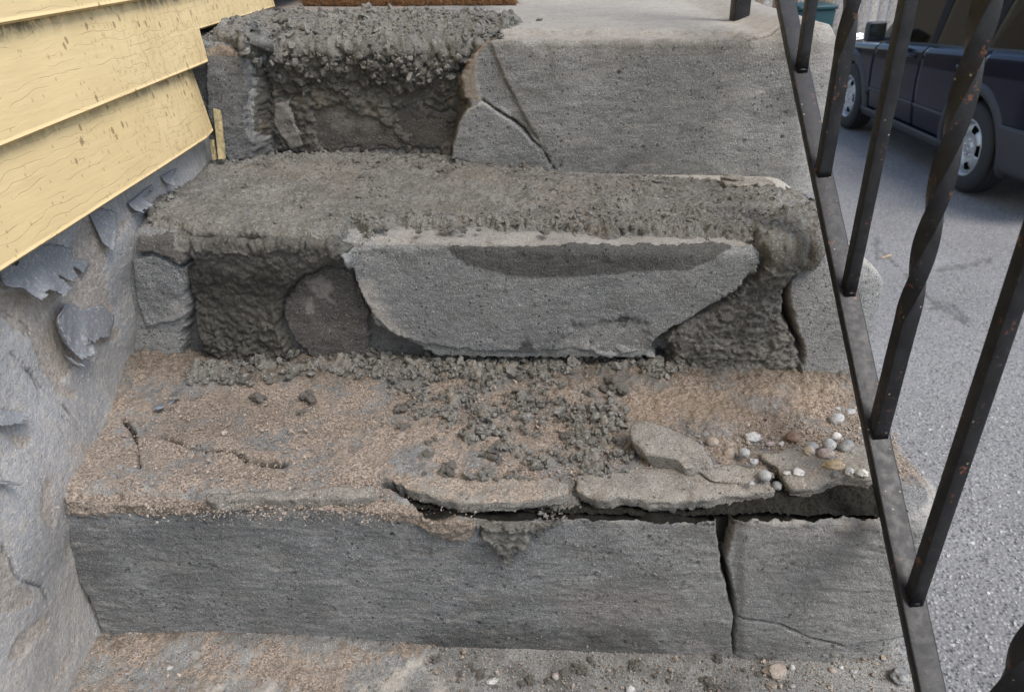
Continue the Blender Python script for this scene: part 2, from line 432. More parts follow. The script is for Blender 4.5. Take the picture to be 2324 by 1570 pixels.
M['flake'] = t.bsdf(c, .7, t.bump(t.noise(v, 250, 3), .3, .002))
# railing paint: black gloss, chips and rust
t = NT('black_rail_paint'); v = t.coord()
c = t.mix(t.ramp(t.noise(v, 60, 4), .35, .65), (.006, .006, .007), (.014, .014, .015))
dirt = t.ramp(t.noise(v, 260, 4, .75), .60, .70)
geo = t.n('NewGeometry'); nx = t.n('SeparateXYZ', {0: geo.outputs['Normal']})
c = t.mix(t.math('MULTIPLY', dirt, .22), c, (.15, .13, .095))
spk = t.n('SeparateColor', {0: t.voro(v, 330, 'Color')}).outputs[0]
c = t.mix(t.math('MULTIPLY', t.math('LESS_THAN', spk, .018), t.ramp(t.math('ADD', t.voro(v, 330), t.math('MULTIPLY', t.noise(v, 900, 2), .4)), .52, .38)), c, (.26, .22, .15))
c = t.mix(t.ramp(t.noise(v, 80, 5, .75), .62, .65), c, (.12, .048, .026))
gl = t.ramp(t.noise(v, 130, 3), .3, .7, .40, .54)
nm = t.bump(t.ramp(t.noise(v, 190, 4, .6), .54, .66), .16, .0005)
nm = t.bump(t.noise(v, 420, 2), .10, .0006, nm)
M['rail'] = t.bsdf(c, gl, nm, 0, .38)
# asphalt
t = NT('asphalt'); v = t.coord()
ac = t.n('SeparateColor', {0: t.voro(v, 95, 'Color')}); ad = t.voro(v, 95)
c = t.mix(t.ramp(t.noise(v, .9, 5, .6), .3, .7), (.195, .19, .182), (.25, .244, .235))
c = t.mix(t.math('MULTIPLY', t.ramp(ac.outputs[0], .62, .7), t.ramp(ad, .6, .3)), c, (.35, .343, .33))
c = t.mix(t.math('MULTIPLY', t.ramp(ac.outputs[1], .3, .22), t.ramp(ad, .6, .3)), c, (.075, .075, .078))
c = t.mix(t.ramp(t.noise(v, 160, 3, .7), .42, .65, 0, .55), c, (.08, .08, .084))
c = t.mix(t.attr('dark'), c, (.035, .035, .036))
M['asphalt'] = t.bsdf(c, .85, t.bump(t.math('SUBTRACT', 1.0, ad), .7, .006), 0, .3)
M['soil'] = plain('dark_crevice_soil', (.030, .026, .018), .95, 0, .4, .6, 200)
M['trim'] = plain('aged_yellow_trim', (.36, .29, .15), .6, 0, .35, .3, 140)
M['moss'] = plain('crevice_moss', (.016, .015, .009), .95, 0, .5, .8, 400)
M['core'] = plain('cement_core', (.16, .155, .14), .95, 0, .2, .3, 100)

# ------------------------------------------------------------------ the stairs
z1 = lambda x: .200 - .020 * x
z2 = lambda x: .366 - .050 * x
z3 = lambda x: .548 - .035 * x
z0 = lambda x: 0.0 * x
L1 = lambda x: .512 - .060 * x
L2 = lambda x: .757 - .060 * x
L3 = lambda x: 1.040 - .050 * x
steps = tag(empty('concrete_stairs', (0, .5, 0)), 'old grey concrete stairs half repaired with fresh wet mortar beside the yellow house', 'stairs')
def sp(o):                                              # keep world placement under the parent empty
    o.parent = steps; o.matrix_parent_inverse = steps.matrix_world.inverted(); return o
bpy.context.view_layer.update()

class Step: pass
def make_step(Yf, zb, zt, Yb, xl, xr, rc, side, r, du, hgt_extra=.03):
    nf = int((xr - rc - xl) / du)
    xs = np.linspace(xl, xr - rc, nf)
    R = [np.stack([xs, Yf(xs)], 1)]; Nn = [np.tile([0.0, -1.0], (nf, 1))]; T = [np.stack([xs, Yb(xs)], 1)]
    xc, yc = xr - rc, float(Yf(xr - rc)) + rc
    th = np.linspace(0, math.pi / 2, int(rc * 1.57 / du) + 2)[1:]
    R.append(np.stack([xc + rc * np.sin(th), yc - rc * np.cos(th)], 1)); Nn.append(np.stack([np.sin(th), -np.cos(th)], 1)); T.append(np.tile([xc, yc], (len(th), 1)))
    ys = np.arange(yc + .003, yc + side, .004)
    R.append(np.stack([np.full(len(ys), xr), ys], 1)); Nn.append(np.tile([1.0, 0.0], (len(ys), 1))); T.append(np.stack([np.full(len(ys), xc), ys], 1))
    R = np.concatenate(R); Nn = np.concatenate(Nn); T = np.concatenate(T); nu = len(R)
    x = np.minimum(R[:, 0], xr)
    hb, ht = zb(x) - hgt_extra, zt(x) - r
    nv = max(6, int(np.mean(ht - hb) / du)); na = max(5, int(r * 1.57 / du)); nt = int((Yb(0.0) - Yf(0.0)) / du)
    cols = []
    for k in range(nv):
        f = k / nv
        cols.append(np.stack([R[:, 0], R[:, 1], hb + (ht - hb) * f], 1))
    for k in range(na):
        a = k / na * math.pi / 2; q = R - Nn * (r * (1 - math.cos(a)))
        cols.append(np.stack([q[:, 0], q[:, 1], ht + r * math.sin(a)], 1))
    q0 = R - Nn * r
    for k in range(nt + 1):
        f = k / nt; q = q0 + (T - q0) * f
        cols.append(np.stack([q[:, 0], q[:, 1], zt(q[:, 0])], 1))
    S = Step(); S.P = np.stack(cols, 1); S.N = grid_normals(S.P)
    up_ = np.zeros(S.P.shape[1]); up_[nv:nv + na] = np.sin(np.arange(na) / na * math.pi / 2); up_[nv + na:] = 1
    # clean analytic normals
    S.N[:, :, :2] = Nn[:, None, :] * (1 - up_ ** 2)[None, :, None] ** .5; S.N[:, :, 2] = up_[None, :]
    S.N /= np.linalg.norm(S.N, axis=-1, keepdims=True)
    S.X = proj(S.P); S.up = np.broadcast_to(up_[None], S.P.shape[:2]); S.D = np.zeros(S.P.shape[:2], F32); S.A = {}
    S.zt = zt; S.nv, S.na = nv, na; S.cut = (nf - 1, nv + na)
    S.lip = np.exp(-((np.arange(S.P.shape[1]) - nv - na / 2) / (na * .9)) ** 2)[None, :] * np.ones((nu, 1))
    S.W = fbm(S.P, 38, 3, 5.0)                                                 # shared edge-raggedness field
    S.W2 = fbm(S.P, 160, 2, 9.0)
    return S
def pits(S, seed):
    f1, f2, cid = worley(S.P, 95, seed); r = (cid % 7 == 0) * (.12 + .16 * ((cid * 13) % 31) / 31.0)
    return .0022 * sst(0, .07, r - f1) * (r > 0)
def att(S, nm, m): S.A[nm] = np.maximum(S.A.get(nm, 0), m)
def renorm(S):
    N2 = grid_normals(S.P); N2 *= np.sign((N2 * S.N).sum(-1, keepdims=True) + 1e-9); w = .85; S.N = S.N * (1 - w) + N2 * w
    S.N /= np.maximum(np.linalg.norm(S.N, axis=-1, keepdims=True), 1e-6)
def final(S): return S.P + S.N * S.D[..., None]

def pxmask(S, poly, soft=6.0, warp=10.0):
    return sst(soft, -soft, sdpoly(S.X, poly) + S.W * warp + S.W2 * warp * .8)
def pxsd(S, poly, warp=8.0): return sdpoly(S.X, poly) + S.W * warp + S.W2 * warp * .9

RNDV = lambda P, s, o=2, ofs=0.0: np.stack([fbm(P, s, o, ofs + 31.0), fbm(P, s, o, ofs + 57.0), fbm(P, s, o, ofs + 83.0)], -1)
def patch(name, S, sd, h, mat, vec=0.0, vs=90, attrs=None, sink=.006, rim=7.0):
    """a crust of material lying on step S inside sd<0 (photo px); its rim dives into the step"""
    B = final(S); edge = sst(0, -rim, sd)
    H = np.where(sd < 0, h * edge - sink * .2 * (1 - edge), -sink * sst(0, rim, sd))
    P = B + S.N * H[..., None]
    if vec: P = P + RNDV(S.P, vs) * (vec * edge)[..., None]
    return sp(emit_grid(name, P, mat, None, attrs, keep=sd < rim * .6, cut=S.cut)), P

def mortar_h(P, coarse, ofs=0.0, sx=1.0):
    """torn, crumbly cement: clotted bumps with ragged pits"""
    Q = P * np.array([1.0, sx, 1.0]) + RNDV(P, 55, 2, ofs) * .006
    f1, f2, _ = worley(Q, 95, ofs); g1, g2, _ = worley(Q, 210, ofs + 4)
    big = fbm(P, 32, 3, ofs + 2)
    tear = ridged(Q, 75, 3, ofs + 7)
    h = coarse * (.0050 * (1 - f1) + .0034 * (1 - g1) + .004 * big - .0035 * sst(.80, .98, tear)) + .0014 * fbm(P, 240, 2, ofs)
    return h
# ---------------- bottom tread (z = 0) and the riser in front of it
S0 = make_step(lambda x: .235 - .05 * x, lambda x: 0 * x - .22, z0, lambda x: .585 - .06 * x, -.60, .375, .03, .33, .010, .0022)
S0.D += .0022 * fbm(S0.P, 22, 4) + .0009 * fbm(S0.P, 160, 3)
m = pxmask(S0, [(215, 1440), (420, 1425), (700, 1400), (990, 1470), (960, 1500), (800, 1520), (700, 1640), (60, 1660), (150, 1560)], 18, 26)
S0.A['sand'] = np.clip(.16 + .34 * m + .5 * fbm(S0.P, 16, 4), 0, 1)
att(S0, 'wet', .7 * m * sst(1500, 1440, S0.X[..., 1]) * sst(.0, .3, fbm(S0.P, 30, 3, 2) + .15))
ridge = sst(60, 0, np.abs(S0.X[..., 1] - (1440 + (S0.X[..., 0] - 215) * .03)) - 14)
S0.D += m * (.004 + .003 * fbm(S0.P, 90, 3)) + .007 * ridge * sst(950, 700, S0.X[..., 0]) * sst(230, 500, S0.X[..., 0])
m2 = pxmask(S0, [(1020, 1490), (1680, 1490), (1760, 1640), (1000, 1640)], 30, 30)
att(S0, 'wet', m2 * .55 * sst(-.1, .3, fbm(S0.P, 30, 3)))
att(S0, 'pale', .8 * pxmask(S0, [(420, 1500), (640, 1490), (960, 1510), (1100, 1600), (600, 1640), (380, 1570)], 25, 40) * sst(-.1, .25, fbm(S0.P, 40, 3)))
sp(emit_grid('lower_tread', final(S0), M['concrete'], None, S0.A, cut=S0.cut))
# ---------------- step 1
S1 = make_step(L1, z0, z1, lambda x: L2(x) + .05, -.60, .378, .045, .30, .012, .0016)
px, py = S1.X[..., 0], S1.X[..., 1]
S1.D += .0016 * fbm(S1.P, 14, 4) + .0006 * fbm(S1.P, 140, 3)
S1.D -= S1.lip * .010 * np.clip(fbm(S1.P, 30, 3, 3) + .25, 0, 1)                                   # chipped edge
# broken-away edge under the loose slabs
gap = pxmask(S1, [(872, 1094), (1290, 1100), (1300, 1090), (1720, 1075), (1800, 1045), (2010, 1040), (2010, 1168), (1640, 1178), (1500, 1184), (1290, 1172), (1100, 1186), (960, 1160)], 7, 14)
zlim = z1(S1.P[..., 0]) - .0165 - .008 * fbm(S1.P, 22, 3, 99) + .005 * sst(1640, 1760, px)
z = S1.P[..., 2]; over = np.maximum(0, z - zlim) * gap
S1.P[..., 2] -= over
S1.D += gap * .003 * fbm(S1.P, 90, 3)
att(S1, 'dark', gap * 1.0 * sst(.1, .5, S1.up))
att(S1, 'pale', .6 * S1.lip * sst(-.2, .2, fbm(S1.P, 26, 3, 6)))
# left worn ledge: a lower strip in front of the slab edge, sand in it
led = pxmask(S1, [(150, 1110), (300, 1105), (460, 1128), (860, 1118), (1000, 1150), (1080, 1180), (1030, 1205), (900, 1178), (700, 1145), (430, 1165), (300, 1168), (150, 1165)], 8, 10)
zl2 = z1(S1.P[..., 0]) - .012
S1.P[..., 2] -= np.maximum(0, S1.P[..., 2] - zl2) * led * .9
att(S1, 'sand', led * .95)
S1.D += led * (.003 + .003 * fbm(S1.P, 120, 3))
spl = pxmask(S1, [(950, 1150), (1085, 1180), (1075, 1210), (1040, 1225), (1000, 1215), (960, 1185)], 6, 14)
att(S1, 'sand', spl); S1.D += spl * .006
# cracks on the riser
cr = dline(S1.X, [(1648, 1160), (1646, 1215), (1640, 1255)], [20, 18, 9]) + S1.W * 8
cr = np.minimum(cr, dline(S1.X, [(1640, 1250), (1643, 1285), (1655, 1330), (1662, 1372)], [8, 5, 6, 5]) + S1.W * 6)
cr = np.minimum(cr, dline(S1.X, [(1662, 1370), (1668, 1400), (1663, 1440), (1666, 1485)], [4, 2.5, 2.5, 1.0]) + S1.W * 4)
S1.D -= .028 * sst(1.5, -3, cr); att(S1, 'dark', sst(2, -3, cr) * np.where(py < 1290, .55, .95)); att(S1, 'rust', .5 * sst(6, -4, cr) * (py < 1320))
c2 = dline(S1.X, [(1664, 1396), (1720, 1402), (1770, 1412), (1830, 1440), (1890, 1455), (1930, 1466)], 0.8) + S1.W * 2.5
S1.D -= .004 * sst(2.2, -.8, c2); att(S1, 'dark', .7 * sst(2.0, -.6, c2))
spall = pxmask(S1, [(1900, 1475), (1940, 1455), (2000, 1445), (2070, 1440), (2070, 1500), (1900, 1505)], 3, 6)
S1.D -= .005 * spall
S1.D += .003 * sst(1668, 1690, px) * (S1.up < .5)
# left-side crack along the wall
c3 = dline(S1.X, [(146, 1170), (158, 1260), (174, 1320), (200, 1370), (225, 1430)], [2.5, 3, 3, 5, 4]) + S1.W * 5
S1.D -= .012 * sst(2.5, -2, c3); att(S1, 'dark', .9 * sst(2, -2, c3))
# tread cracks
c4 = dline(S1.X, [(362, 988), (395, 1000), (430, 1015), (480, 1022), (530, 1022), (560, 1040), (600, 1046), (655, 1050)], [.8, 2.0, 2.3, 1.8, 2.2, 1.6, 2.2, 1.0]) + S1.W * 5 + S1.W2 * 3
c4 = np.minimum(c4, dline(S1.X, [(280, 955), (300, 975), (312, 1010), (316, 1060)], [4, 4, 2, 1]) + S1.W * 4)
S1.D -= .010 * sst(2.5, -2, c4); att(S1, 'dark', .95 * sst(2.0, -1.5, c4))
S1.D -= .005 * pxmask(S1, [(400, 1018), (560, 1042), (655, 1052), (640, 1075), (560, 1085), (400, 1060)], 4, 8)
# stains and sand
S1.A['sand'] = np.maximum(S1.A['sand'], S1.up * np.clip(.60 + .6 * fbm(S1.P, 20, 5, 2), 0, 1) * (1 - gap) * sst(1200, 1080, py))
att(S1, 'rust', .32 * S1.up * pxmask(S1, [(1380, 900), (1950, 890), (1960, 930), (1600, 990), (1420, 960)], 58, 60))
S1.D += S1.A['sand'] * S1.up * (.0011 * fbm(S1.P, 260, 2, 31) + .0010 * np.clip(fbm(S1.P, 110, 2, 32), 0, 1))
pile = pxmask(S1, [(1230, 880), (1420, 850), (1900, 880), (1950, 930), (1700, 960), (1660, 1020), (1600, 1000), (1420, 960), (1280, 960)], 45, 50)
S1.D += pile * (.005 + .004 * fbm(S1.P, 70, 3) + .003 * fbm(S1.P, 210, 2))
S1.D += pile * (.0016 * fbm(S1.P, 320, 2, 41) + .002 * np.clip(fbm(S1.P, 130, 3, 42), 0, 1))
pile2 = pxmask(S1, [(760, 1010), (900, 960), (1150, 950), (1250, 1040), (1100, 1080), (900, 1090), (760, 1080)], 25, 30)
S1.D += pile2 * (.003 + .0035 * fbm(S1.P, 80, 3))
corner = sst(.10, 0, S1.P[..., 0] + .50) * S1.up * sst(1000, 850, py); S1.D += .012 * corner * (1 + fbm(S1.P, 60, 3)); 
back_ = S1.up * sst(905, 850, py); S1.D += back_ * (.006 + .008 * fbm(S1.P, 60, 3, 8)); att(S1, 'wet', .7 * back_); att(S1, 'wet', .55 * S1.up * sst(960, 840, py) * sst(560, 330, px))  # back left corner darkened through the wet mask
att(S1, 'wet', .35 * S1.up * sst(.15, .4, fbm(S1.P, 34, 4, 61)) * sst(1100, 1020, py)); att(S1, 'wet', .35 * pxmask(S1, [(360, 950), (560, 905), (700, 930), (600, 975), (420, 1000)], 25, 30))
att(S1, 'wet', .75 * pxmask(S1, [(960, 1440), (1100, 1415), (1300, 1425), (1480, 1425), (1480, 1510), (960, 1490)], 25, 25))
att(S1, 'wet', .7 * pxmask(S1, [(1420, 1500), (1470, 1435), (1530, 1500)], 8, 14))
att(S1, 'wet', .35 * pxmask(S1, [(160, 1190), (480, 1180), (560, 1260), (360, 1300), (180, 1250)], 30, 40))
att(S1, 'rust', .16 * pxmask(S1, [(1240, 1330), (1500, 1330), (1560, 1390), (1300, 1440)], 30, 50))
att(S1, 'pale', .5 * pxmask(S1, [(1480, 1500), (1520, 1440), (1660, 1450), (1660, 1510)], 12, 20) * sst(-.2, .2, S1.W))
front = 1 - S1.up
att(S1, 'sand', front * .62 * sst(.12, .40, fbm(S1.P, 70, 4, 90)) * sst(330, 420, px) * sst(800, 560, px) * sst(1330, 1180, py))
att(S1, 'pale', front * .22 * sst(1100, 1720, px)); att(S1, 'wet', front * .38 * sst(1250, 500, px) * sst(-.3, .3, fbm(S1.P, 9, 4, 97))); att(S1, 'pale', front * .22 * sst(.1, .35, fbm(S1.P * np.array([.5, 1, 2]), 40, 5, 91)))  # front face toned darker to the left, paler to the right
att(S1, 'wet', front * .35 * sst(.05, .35, fbm(S1.P * np.array([.6, 1, 1.6]), 14, 4, 92)))
S1.D += front * (.0012 * fbm(S1.P * np.array([1, 1, 2.5]), 60, 4, 93))
pt = pits(S1, 5); S1.D -= pt * front; att(S1, 'dark', .45 * (pt > .0008) * front)
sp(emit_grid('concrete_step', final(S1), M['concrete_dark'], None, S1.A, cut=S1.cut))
# mortar smeared over the middle of tread 1
sd = pxsd(S1, [(900, 845), (1200, 815), (1350, 870), (1420, 940), (1440, 1010), (1420, 1090), (1330, 1120), (1285, 1150), (1180, 1120), (1050, 1095), (1080, 1020), (960, 960), (880, 900)], 20)
cl = fbm(S1.P, 34, 4, 21)
h = mortar_h(S1.P, .75, 3) + .007 * np.clip(cl + .1, 0, 1) + .001
SM1 = (sd < -2) * (cl > -.1)
sd = np.where(sd < 0, np.maximum(sd, -40 * (cl + .03)), sd)
patch('mortar_smear', S1, sd, h + .002, M['mortar'], .0035, 110, {'sand': np.clip(.35 + .6 * fbm(S1.P, 50, 3, 4), 0, .8)}, rim=16)
SM1 = (final(S1) + S1.N * .004, SM1 * np.clip(cl + .3, 0, 1))
sd = pxsd(S1, [(1080, 1175), (1180, 1160), (1290, 1150), (1262, 1190), (1215, 1215), (1190, 1245), (1150, 1268), (1128, 1240), (1095, 1215)], 10)
patch('mortar_splat', S1, sd, .004 + mortar_h(S1.P, 1.0, 6), M['mortar'], .003, 110, {'wet': np.full(S1.D.shape, .4)}, rim=8)
sd = pxsd(S1, [(420, 850), (560, 820), (700, 815), (900, 820), (1200, 800), (1500, 820), (1600, 845), (1500, 870), (1350, 850), (1150, 870), (900, 870), (720, 860), (560, 885), (430, 880)], 16)
sd = np.where(sd < 0, np.maximum(sd, -60 * (fbm(S1.P, 30, 3, 12) + .16)), sd)
DB1 = (final(S1) + S1.N * .004, (sd < -2) * 1.0)
patch('mortar_debris', S1, sd, .003 + .010 * np.clip(fbm(S1.P, 24, 3, 12), 0, 1) + mortar_h(S1.P, .8, 9), M['mortar'], .004, 100, {'wet': np.full(S1.D.shape, .35), 'sand': np.clip(.2 + fbm(S1.P, 50, 3, 14), 0, .7)}, rim=22)
# ---------------- step 2
S2 = make_step(L2, z1, z2, lambda x: L3(x) + .05, -.58, .408, .055, .33, .012, .0016)
px, py = S2.X[..., 0], S2.X[..., 1]
S2.P[..., 2] -= .050 * sst(.33, .42, S2.P[..., 0]) ** 1.5 * sst(.25, .36, S2.P[..., 2])
S2.D += .0015 * fbm(S2.P, 14, 4) + .0006 * fbm(S2.P, 140, 3) - S2.lip * .008 * np.clip(fbm(S2.P, 26, 3, 3) + .2, 0, 1)
rec = pxmask(S2, [(425, 575), (790, 555), (815, 640), (850, 740), (1000, 815), (1520, 815), (1520, 870), (400, 870), (425, 700)], 6, 10) * (1 - S2.up)
S2.D -= .022 * rec * np.where(px < 800, .18 + .82 * sst(560, 700, py), 1)
rec2 = pxmask(S2, [(1500, 830), (1470, 790), (1540, 720), (1700, 630), (1735, 570), (1860, 570), (1790, 640), (1790, 700), (1825, 800), (1810, 880)], 6, 8) * (1 - S2.up)
S2.D -= .020 * rec2 * (.25 + .75 * sst(590, 690, py))
c5 = dline(S2.X, [(1788, 640), (1782, 700), (1800, 745), (1822, 795)], [4, 5, 4, 2]) + S2.W * 4
S2.D -= .014 * sst(3, -3, c5); att(S2, 'dark', .9 * sst(2, -3, c5)); att(S2, 'rust', .5 * sst(10, 0, c5) * (c5 > 0))
c6 = dline(S2.X, [(318, 577), (350, 573), (385, 590), (415, 605), (440, 590)], [1.5, 2, 2, 3, 4]) + S2.W * 3
S2.D -= .006 * sst(2.5, -2, c6); att(S2, 'dark', .8 * sst(2, -1.5, c6))
c7 = dline(S2.X, [(1815, 398), (1812, 425), (1830, 440), (1845, 455)], [4, 7, 7, 5]) + S2.W * 4
S2.D -= .02 * sst(3, -3, c7); att(S2, 'dark', .9 * sst(3, -2, c7))
att(S2, 'wet', .75 * rec); att(S2, 'wet', .6 * rec2)
att(S2, 'pale', .75 * S2.up * pxmask(S2, [(1450, 395), (1900, 390), (1900, 440), (1720, 425), (1480, 415)], 6, 8))
att(S2, 'pale', .28 * pxmask(S2, [(860, 520), (1640, 535), (1720, 556), (1640, 560), (860, 556)], 5, 6))
att(S2, 'rust', .12 * pxmask(S2, [(860, 520), (1640, 535), (1720, 556), (1640, 560), (860, 556)], 5, 6))
att(S2, 'pale', .5 * sst(.5, .9, S2.up) * sst(1890, 1930, px))
att(S2, 'sand', .9 * (1 - S2.up) * sst(800, 850, py + 14 * S2.W) * sst(900, 840, px) * sst(420, 330, px))
sp(emit_grid('concrete_step', final(S2), M['concrete'], None, S2.A, cut=S2.cut))
ones = np.ones(S2.D.shape, F32)
# big crescent of facing cement
cres = [(778, 566), (870, 556), (990, 558), (1300, 552), (1640, 553), (1690, 560), (1728, 562), (1726, 592), (1702, 620), (1662, 660), (1600, 702), (1535, 737), (1488, 768), (1470, 803), (1440, 800), (1380, 812), (1340, 800), (1290, 792), (1200, 800), (1100, 796), (1000, 788), (900, 762), (850, 720), (818, 664), (802, 615)]
sd = pxsd(S2, cres, 5)
wt = pxmask(S2, [(1008, 558), (1060, 600), (1150, 624), (1250, 628), (1400, 620), (1480, 612), (1560, 613), (1605, 592), (1660, 566), (1640, 548), (1200, 545)], 2.5, 5)
at_ = {'wet': wt, 'pale': .55 * pxmask(S2, [(800, 640), (850, 640), (880, 720), (960, 780), (880, 770), (820, 700)], 14, 14) + .3 * pxmask(S2, [(1300, 730), (1480, 740), (1460, 800), (1280, 790)], 14, 20)}
at_['wet'] = np.maximum(at_['wet'], .9 * pxmask(S2, [(1400, 715), (1425, 708), (1438, 735), (1415, 745)], 4, 6))
at_['wet'] = np.maximum(at_['wet'], .9 * pxmask(S2, [(1170, 795), (1195, 765), (1220, 795)], 4, 8))
cc = dline(S2.X, [(1150, 625), (1145, 650), (1152, 662)], .6) + S2.W * 2
cc = np.minimum(cc, dline(S2.X, [(1585, 600), (1583, 635), (1575, 650)], .5) + S2.W * 2)
at_['dark'] = .6 * sst(1.5, -.5, cc)
h = (.022 * (rec > .02) + .0) * rec + .020 * rec2 + .0035 + .0010 * fbm(S2.P, 30, 3, 40) + .0005 * fbm(S2.P, 200, 2, 41) - .004 * pxmask(S2, [(1300, 735), (1470, 725), (1470, 800), (1280, 795)], 12, 18) * (.4 + ridged(S2.P, 40, 2))
ol, _ = patch('facing_slab', S2, sd, h, M['slab'], .0, 90, at_, sink=.012, rim=4)
# old stone block set in the wall
sd = pxsd(S2, [(636, 690), (680, 632), (740, 604), (795, 618), (815, 665), (834, 720), (838, 832), (700, 838), (668, 800), (645, 770), (630, 730)], 7)
at_ = {'pale': .5 * pxmask(S2, [(690, 650), (725, 632), (745, 660), (750, 700), (715, 690)], 6, 14) + .45 * pxmask(S2, [(680, 690), (700, 690), (712, 725), (690, 725)], 5, 10), 'wet': ones * .25, 'sand': sst(780, 850, py) * .5}
patch('stone_block', S2, sd, .007 + .004 * fbm(S2.P, 30, 4, 51), M['stone'], .0, 90, at_, sink=.01, rim=7)
# left wall stones
sd = pxsd(S2, [(300, 585), (350, 578), (400, 600), (425, 650), (436, 715), (400, 730), (330, 745), (310, 680)], 5)
patch('cement_patch', S2, sd, .004 + .003 * fbm(S2.P, 40, 4, 61), M['concrete_dark'], 0, 90, {'pale': .35 * pxmask(S2, [(390, 680), (430, 680), (430, 725), (380, 720)], 10, 20)}, sink=.008, rim=6)
sd = pxsd(S2, [(310, 535), (440, 525), (442, 585), (412, 603), (380, 588), (350, 572), (312, 574)], 5)
patch('cement_patch', S2, sd, .006 + .003 * fbm(S2.P, 40, 4, 62), M['stone'], 0, 90, {'pale': .5 * pxmask(S2, [(400, 540), (438, 540), (430, 570), (400, 562)], 4, 10)}, sink=.008, rim=5)
# wet mortar on the riser, left
sd = pxsd(S2, [(438, 535), (770, 540), (800, 560), (790, 590), (760, 600), (690, 628), (640, 685), (632, 740), (655, 800), (690, 850), (560, 860), (450, 800), (432, 720), (425, 620), (442, 590)], 7)
hh = .014 + mortar_h(S2.P, .55 + .9 * sst(690, 800, py) + .6 * sst(600, 560, py), 13)
patch('mortar_fill', S2, sd, hh, M['mortar'], .0022, 120, {'wet': ones * (.70 + .3 * sst(560, 640, py))}, rim=9)
# wet mortar on the riser, right, reaching over the edge
sd = pxsd(S2, [(1700, 545), (1760, 500), (1870, 480), (1885, 560), (1850, 600), (1800, 628), (1785, 660), (1783, 720), (1810, 770), (1830, 850), (1530, 860), (1525, 790), (1500, 770), (1560, 730), (1640, 690), (1710, 630), (1738, 590)], 7)
hh = .014 + mortar_h(S2.P, 1.0, 17)
patch('mortar_fill', S2, sd, hh, M['mortar'], .0034, 110, {'wet': ones * .45}, rim=9)
# wet mortar spread over tread 2
sd = pxsd(S2, [(330, 490), (372, 420), (430, 375), (520, 360), (700, 355), (1000, 355), (1250, 388), (1330, 402), (1480, 408), (1620, 415), (1720, 418), (1790, 435), (1850, 455), (1885, 500), (1880, 570), (1850, 605), (1790, 600), (1745, 590), (1730, 562), (1690, 553), (1640, 543), (1560, 545), (1480, 536), (1380, 543), (1250, 524), (1150, 530), (1080, 516), (980, 528), (900, 516), (840, 540), (800, 520), (772, 545), (765, 580), (700, 570), (640, 553), (560, 546), (500, 545), (440, 545), (400, 520), (345, 515)], 9)
crumb = np.clip(.12 + 1.0 * sst(488, 512, py + S2.W * 12) * sst(740, 800, px) + .9 * sst(1080, 1250, px) * sst(395, 420, py) * sst(560, 470, py) * .55 + .9 * sst(395, 372, py + 5 * S2.W) + .8 * sst(420, 360, px) + .45 * sst(-.1, .3, fbm(S2.P, 18, 2, 70)), 0, 1.25)
hh = .007 + mortar_h(S2.P, crumb, 23, 1.5) * np.where(S2.up > .5, .8, 1) + .003 * fbm(S2.P, 11, 2, 29)
_, PM2 = patch('mortar_bed', S2, sd, hh, M['mortar'], .0034, 115, {'wet': .25 * ones, 'sand': .25 * sst(0, .4, fbm(S2.P, 9, 3, 33))}, rim=11)
MB2 = (PM2, crumb * (sd < -4))
# ---------------- step 3 and landing
S3 = make_step(L3, z2, z3, lambda x: 2.20 + 0 * x, -.58, .425, .06, 1.10, .013, .0021)
px, py = S3.X[..., 0], S3.X[..., 1]
wr = sst(.30, .36, S3.P[..., 0]) * sst(.42, .40, S3.P[..., 0]); S3.P[..., 2] += .014 * wr * S3.up - .010 * sst(.38, .43, S3.P[..., 0]) * S3.up
S3.D += .0018 * fbm(S3.P, 12, 4) + .0006 * fbm(S3.P, 120, 3) - S3.lip * .007 * np.clip(fbm(S3.P, 22, 3, 3) + .2, 0, 1)
rec = pxmask(S3, [(575, 40), (1135, 40), (1132, 72), (1085, 92), (1062, 130), (1040, 175), (1045, 225), (1060, 240), (1038, 280), (1024, 345), (1020, 400), (585, 400), (585, 300), (572, 180)], 12, 8)
dfr = S3.P[..., 1] - L3(S3.P[..., 0]); tr_ = S3.up >= 1
gz_ = np.where(tr_, 1 - sst(-.01, .12, dfr), np.clip((S3.P[..., 2] - z2(S3.P[..., 0])) / .18, 0, 1) ** 1.5)
gy_ = np.where(tr_, 1 - sst(0, .16, dfr), 1.0)
S3.P[..., 2] -= rec * .014 * gz_; S3.P[..., 1] += rec * (.048 + .006 * fbm(S3.P, 14, 3, 63)) * gy_; N_old = S3.N.copy(); renorm(S3); S3.N = np.where(((rec > .3) & (S3.up > .2))[..., None], S3.N, N_old)
brk = pxmask(S3, [(1130, 62), (1090, 82), (1062, 125), (1035, 180), (1045, 222), (1090, 228), (1078, 180), (1085, 130)], 6, 8)
att(S3, 'rust', .55 * brk); att(S3, 'pale', .35 * brk)
# peeled skim layer left of the diagonal line, then the diagonal crack
dl = [(1124, 128), (1150, 190), (1168, 220), (1192, 270), (1224, 322)]
skim = pxmask(S3, [(1124, 128), (1150, 190), (1168, 220), (1192, 270), (1226, 322), (1180, 290), (1140, 245), (1090, 225), (1080, 170), (1085, 100), (1110, 95)], 2.5, 4)
S3.D -= .004 * skim
dk = dline(S3.X, [(1095, 228), (1120, 245), (1150, 265), (1185, 290), (1210, 320), (1232, 340), (1250, 372), (1268, 396)], [1.2, 1.5, 2, 2, 1.2, 1.2, .8, .8]) + S3.W * 4 + S3.W2 * 2
S3.D -= .006 * sst(2.5, -2, dk); att(S3, 'dark', .85 * sst(1.8, -1.5, dk))
ln = dline(S3.X, dl, .7) + S3.W * 3
att(S3, 'dark', .45 * sst(2, -1, ln)); att(S3, 'rust', .3 * sst(4, 0, ln))
